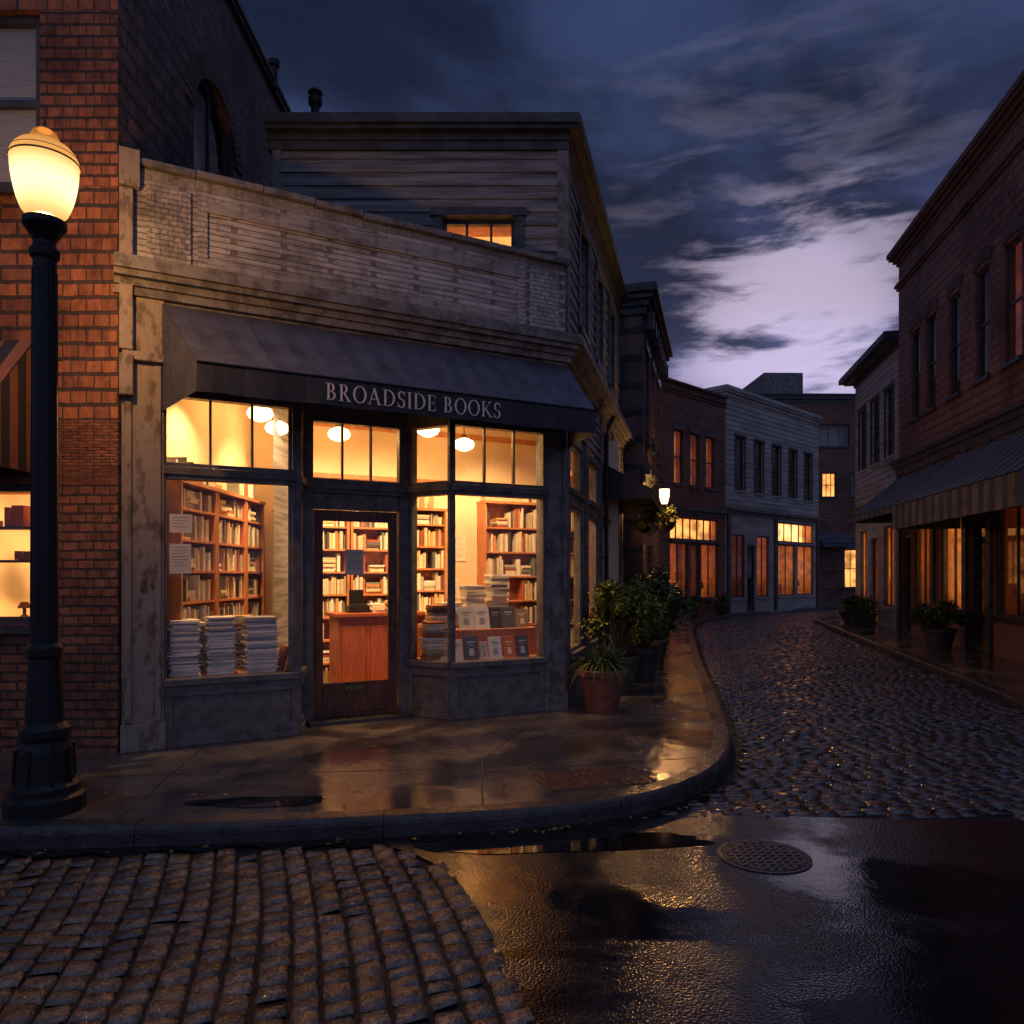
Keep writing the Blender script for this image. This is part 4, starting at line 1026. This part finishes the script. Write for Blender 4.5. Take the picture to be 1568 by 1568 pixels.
bd = MB(); bd.add(P+Q, [list(range(24)), list(range(24, 48))[::-1]]+[[i, (i+1) % 24, 24+(i+1) % 24, 24+i] for i in range(24)])
for a in (.25, .55): mb.tube([S.p(6.3, a, 2.62), S.p(6.3, a, 2.44)], .006)
finish(mb, 'bracket', M['iron'], g); finish(bd, 'oval_board', M['trim_cream'], g)

# ------------------------------------------------------------------ street lamp
LX, LY = -3.08, 4.95
g = group('street_lamp', (LX, LY, 0)); mb = MB()
mb.lathe((LX, LY, 0), [(.24, 0), (.24, .10), (.21, .12), (.21, .17), (.175, .20), (.165, .40), (.14, .46), (.15, .50), (.15, .54), (.115, .58), (.10, .9), (.095, 1.0), (.105, 1.02), (.105, 1.07), (.085, 1.10), (.080, 1.4), (.074, 3.3), (.070, 3.62), (.088, 3.64), (.093, 3.68), (.07, 3.71), (.065, 3.74), (.10, 3.80), (.13, 3.84), (.13, 3.88), (.10, 3.90)], 16)
for i in range(8):
    a = 2*pi*i/8; mb.tube([(LX+.178*cos(a), LY+.178*sin(a), .2), (LX+.168*cos(a), LY+.168*sin(a), .42)], .012, 6)
    mb.tube([(LX+.079*cos(a), LY+.079*sin(a), 1.12), (LX+.070*cos(a), LY+.070*sin(a), 3.55)], .008, 5)
finish(mb, 'post', M['iron'], g, smooth=False, bevel=.003)
gm = globemat('street_lamp_globe', (1.0, .70, .33), 2.6, .22, 4.10, (1.0, .48, .13), 1.05, .22)
gm2 = globemat('street_lamp_dome', (1.0, .46, .12), .95, .12, 4.26, (1.0, .34, .07), .45, .2)
sh = MB(); sh.lathe((LX, LY, 3.90), [(.10, 0), (.135, .04), (.152, .08), (.165, .12), (.177, .17), (.185, .21), (.192, .255), (.197, .30), (.200, .37)], 32, cap=False); finish(sh, 'globe', gm, g, smooth=True)
sh = MB(); sh.lathe((LX, LY, 3.90), [(.200, .375), (.198, .40), (.185, .43), (.155, .465), (.12, .488), (.085, .50), (.08, .515), (.085, .53), (.07, .56), (.045, .58)], 32, cap=False); finish(sh, 'dome', gm2, g, smooth=True)
fn = MB(); fn.lathe((LX, LY, 4.475), [(.045, 0), (.03, .012), (.018, .02), (.012, .03), (.004, .09)], 12); fn.lathe((LX, LY, 4.262), [(.203, 0), (.206, .006), (.203, .013)], 32, cap=False); fn.lathe((LX, LY, 4.302), [(.202, 0), (.202, .005)], 32, cap=False); finish(fn, 'finial', M['brass'], g)
point('bulb', (LX, LY, 4.10), 520, (1, .50, .18), .06, g)

# ------------------------------------------------------------------ plants
def leaves(mb, c, r, n, size, clumps=14, cols=None, droop=.3):
    cl = []
    for _ in range(clumps):
        a = R(0, 2*pi); e = R(-.5, 1.3); k = R(.45, .95)
        cl.append(((c[0]+r[0]*k*cos(a)*cos(e), c[1]+r[1]*k*sin(a)*cos(e), c[2]+r[2]*k*sin(e)), R(.55, 1.5)))
    for i in range(n):
        (p, br) = random.choice(cl); k = R(.2, .42)
        o = Vector((random.gauss(0, 1), random.gauss(0, 1), random.gauss(0, 1))).normalized()*R(.1, 1)
        q = Vector((p[0]+o.x*r[0]*k, p[1]+o.y*r[1]*k, max(.05, p[2]+o.z*r[2]*k)))
        d = Vector((R(-1, 1), R(-1, 1), R(-.8, .7)-droop)).normalized(); s = d.cross(Vector((R(-.3, .3), R(-.3, .3), 1))).normalized()
        l = size*R(.6, 1.4); w = l*.28; up = s.cross(d)*w*.3
        b = br*R(.7, 1.3); cc = random.choice(cols or [(1, 1, 1), (1.3, 1.1, .8), (.7, .9, .8)])
        mb.add([tuple(q), tuple(q+d*l*.5+s*w+up), tuple(q+d*l), tuple(q+d*l*.5-s*w+up)], [[0, 1, 2], [0, 2, 3]], None, (b*cc[0], b*cc[1], b*cc[2]))
    return cl
def potted(x, y, pr, ph, r, cz, n, size, pm='pot_dark', grass=0, name='potted_plant', cols=None, clumps=16):
    g = group(name, (x, y, 0)); mb = MB()
    mb.lathe((x, y, 0.002), [(pr*.66, 0), (pr*.95, ph*.82), (pr*.96, ph*.83), (pr*1.06, ph*.84), (pr*1.08, ph*.97), (pr*1.02, ph), (pr*.92, ph), (pr*.9, ph*.9)], 28, cap=False)
    finish(mb, 'pot', M[pm], g, bevel=0, smooth=False)
    so = MB(); so.lathe((x, y, ph*.9), [(pr*.93, 0), (0, .02)], 20, cap=False); finish(so, 'soil', M['soil'], g)
    lf = MB(); cl = leaves(lf, (x, y, cz), r, n, size, clumps, cols)
    for i in range(grass):
        a = R(0, 2*pi); L = R(.28, .5); k = R(.2, 1.1); P = []
        for j in range(6):
            t = j/5; rr = pr*.25+L*k*t; z = ph*.92+L*1.1*t-L*1.25*k*t*t; w = .009*(1-t)+.001
            px, py = x+rr*cos(a), y+rr*sin(a); P += [(px-sin(a)*w, py+cos(a)*w, z), (px+sin(a)*w, py-cos(a)*w, z)]
        b = R(.8, 2.4); lf.add(P, [[2*j, 2*j+1, 2*j+3, 2*j+2] for j in range(5)], None, (b*1.2, b, b*.7))
    finish(lf, 'foliage', M['leaf'], g)
    st = MB()
    for p, _ in cl: st.tube([(x, y, ph*.8), ((x+p[0])/2+R(-.03, .03), (y+p[1])/2, (ph+p[2])/2), p], [.012, .008, .004], 5)
    finish(st, 'stems', M['stem'], g)
potted(1.02, 8.55, .27, .48, (.30, .28, .18), .58, 500, .06, 'terracotta', grass=230, cols=[(1.4, 1.2, .6), (1.8, 1.4, .6), (.8, 1, .7)])
potted(1.40, 9.75, .24, .5, (.58, .5, .52), 1.02, 3600, .07, cols=[(1.4, 1.1, .6), (2.1, 1.5, .5), (.7, .9, .5)], clumps=32)
potted(1.90, 10.9, .25, .5, (.60, .5, .48), .98, 3000, .085, clumps=26)
potted(2.28, 12.2, .25, .5, (.55, .5, .5), 1.05, 2600, .09, clumps=24)
potted(2.6, 13.6, .22, .5, (.5, .4, .5), 1.1, 1600, .1)
potted(8.75, 15.4, .32, .45, (.6, .5, .40), .66, 1900, .10, clumps=20)
potted(10.75, 23.6, .45, .42, (.6, .6, .3), .6, 900, .13); potted(10.4, 22.3, .4, .42, (.5, .5, .3), .6, 700, .13)
potted(6.4, 26.7, .3, .4, (.4, .4, .3), .55, 400, .13); potted(8.1, 28.9, .3, .4, (.35, .35, .3), .55, 300, .13)
g = group('hanging_basket', S.p(6.0, .45, 2.6)); lf = MB(); leaves(lf, S.p(6.0, .45, 2.62), (.3, .3, .28), 900, .075, 14); finish(lf, 'foliage', M['leaf'], g)
bk = MB(); c = S.p(6.0, .45); bk.lathe((c[0], c[1], 2.35), [(.05, 0), (.15, .08), (.19, .2)], 14); bk.tube([S.p(6.0, .45, 2.5), S.p(6.0, .45, 2.98), S.p(6.0, 0, 2.98)], .01); finish(bk, 'basket', M['iron'], g)
g = group('hanging_basket', F1.p(.9, .4, 2.3)); lf = MB(); leaves(lf, F1.p(.9, .4, 2.7), (.25, .3, .3), 500, .08, 10); finish(lf, 'foliage', M['leaf'], g)
bk = MB(); c = F1.p(.9, .4); bk.lathe((c[0], c[1], 2.45), [(.05, 0), (.15, .08), (.19, .2)], 14); bk.tube([F1.p(.9, .4, 2.6), F1.p(.9, .4, 3.1), F1.p(.9, 0, 3.1)], .01); finish(bk, 'basket', M['iron'], g)

# ------------------------------------------------------------------ world
w = bpy.data.worlds.new('World'); scene.world = w; w.use_nodes = True; nt = w.node_tree
bg = nt.nodes['Background']; tc = nt.nodes.new('ShaderNodeTexCoord'); gen = tc.outputs['Generated']
sep = nt.nodes.new('ShaderNodeSeparateXYZ'); nt.links.new(gen, sep.inputs[0]); X, Y, Z = sep.outputs
ramp = nt.nodes.new('ShaderNodeValToRGB'); nt.links.new(Z, ramp.inputs[0]); cr = ramp.color_ramp
cr.elements[0].position = 0; cr.elements[0].color = (.12, .105, .19, 1)
cr.elements[1].position = 1; cr.elements[1].color = (.12, .155, .30, 1)
for p_, c_ in ((.16, (.085, .082, .165)), (.30, (.048, .054, .130)), (.46, (.026, .036, .092)), (.64, (.018, .030, .080)), (.80, (.085, .11, .22))):
    e = cr.elements.new(p_); e.color = lin(c_)
zz = math_(nt, 'MAXIMUM', Z, .0); zz = math_(nt, 'ADD', zz, .16)
cb = nt.nodes.new('ShaderNodeCombineXYZ')
nt.links.new(math_(nt, 'DIVIDE', X, zz), cb.inputs[0]); nt.links.new(math_(nt, 'DIVIDE', Y, zz), cb.inputs[1])
mp = nt.nodes.new('ShaderNodeMapping'); mp.inputs['Rotation'].default_value = (0, 0, .3); mp.inputs['Scale'].default_value = (.8, 1.15, 1); mp.inputs['Location'].default_value = (2.3, .7, 0); nt.links.new(cb.outputs[0], mp.inputs[0])
n1 = noise(nt, 1.35, mp.outputs[0], 6, .56, .25)
cl = maprange(nt, n1, .38, .62, .42, 1.7)
v = scale_(nt, ramp.outputs[0], cl)
def patch(d, a, b):
    l = sqrt(sum(x*x for x in d)); dn = nt.nodes.new('ShaderNodeVectorMath'); dn.operation = 'DOT_PRODUCT'
    nrm = nt.nodes.new('ShaderNodeVectorMath'); nrm.operation = 'NORMALIZE'; nt.links.new(gen, nrm.inputs[0])
    nt.links.new(nrm.outputs[0], dn.inputs[0]); dn.inputs[1].default_value = tuple(x/l for x in d)
    return maprange(nt, dn.outputs['Value'], cos(radians(b)), cos(radians(a)), 0, 1)
# low, streaky break in the cloud deck holding the last afterglow
mp2 = nt.nodes.new('ShaderNodeMapping'); mp2.inputs['Scale'].default_value = (3.0, 3.0, 13.0); mp2.inputs['Location'].default_value = (1.3, .4, .2); nt.links.new(gen, mp2.inputs[0])
n2 = noise(nt, 1.9, mp2.outputs[0], 6, .58, .3)
pkc = patch((.37, 1, .325), 0, 10.5)
pkp = math_(nt, 'MULTIPLY', patch((.45, 1, .43), 0, 6.0), .6)
pk = math_(nt, 'MAXIMUM', pkc, pkp)
pkw = patch((.34, 1, .32), 2, 24)
st = maprange(nt, math_(nt, 'ADD', n2, math_(nt, 'MULTIPLY', pk, .15)), .50, .68, 0, 1)
gl = math_(nt, 'MULTIPLY', st, math_(nt, 'ADD', math_(nt, 'MULTIPLY', pk, .95), math_(nt, 'MULTIPLY', pkw, .14)))
gc = scale_(nt, (.46, .38, .50), gl)
ad = nt.nodes.new('ShaderNodeVectorMath'); ad.operation = 'ADD'; nt.links.new(v, ad.inputs[0]); nt.links.new(gc, ad.inputs[1])
sky = nt.nodes.new('ShaderNodeTexSky'); sky.sky_type = 'NISHITA'; sky.sun_disc = False; sky.sun_elevation = radians(-2.0); sky.sun_rotation = radians(20)
sv = scale_(nt, sky.outputs[0], .02)
be = maprange(nt, Y, .1, -1.0, 0, 1)
bc = scale_(nt, (.085, .10, .16), be)
a2 = nt.nodes.new('ShaderNodeVectorMath'); a2.operation = 'ADD'; nt.links.new(ad.outputs[0], a2.inputs[0]); nt.links.new(sv, a2.inputs[1])
a3 = nt.nodes.new('ShaderNodeVectorMath'); a3.operation = 'ADD'; nt.links.new(a2.outputs[0], a3.inputs[0]); nt.links.new(bc, a3.inputs[1])
nt.links.new(a3.outputs[0], bg.inputs['Color']); bg.inputs['Strength'].default_value = 1.0

# ------------------------------------------------------------------ camera
cam = bpy.data.cameras.new('camera'); co = bpy.data.objects.new('camera', cam); scene.collection.objects.link(co)
co.location = (0, 0, 1.55); co.rotation_euler = (radians(90), 0, 0)
cam.lens = 26.4; cam.sensor_width = 36; cam.shift_y = .0612; cam.clip_end = 1500; cam.clip_start = .05
scene.camera = co
scene.view_settings.view_transform = 'Standard'; scene.view_settings.look = 'None'; scene.view_settings.exposure = 0
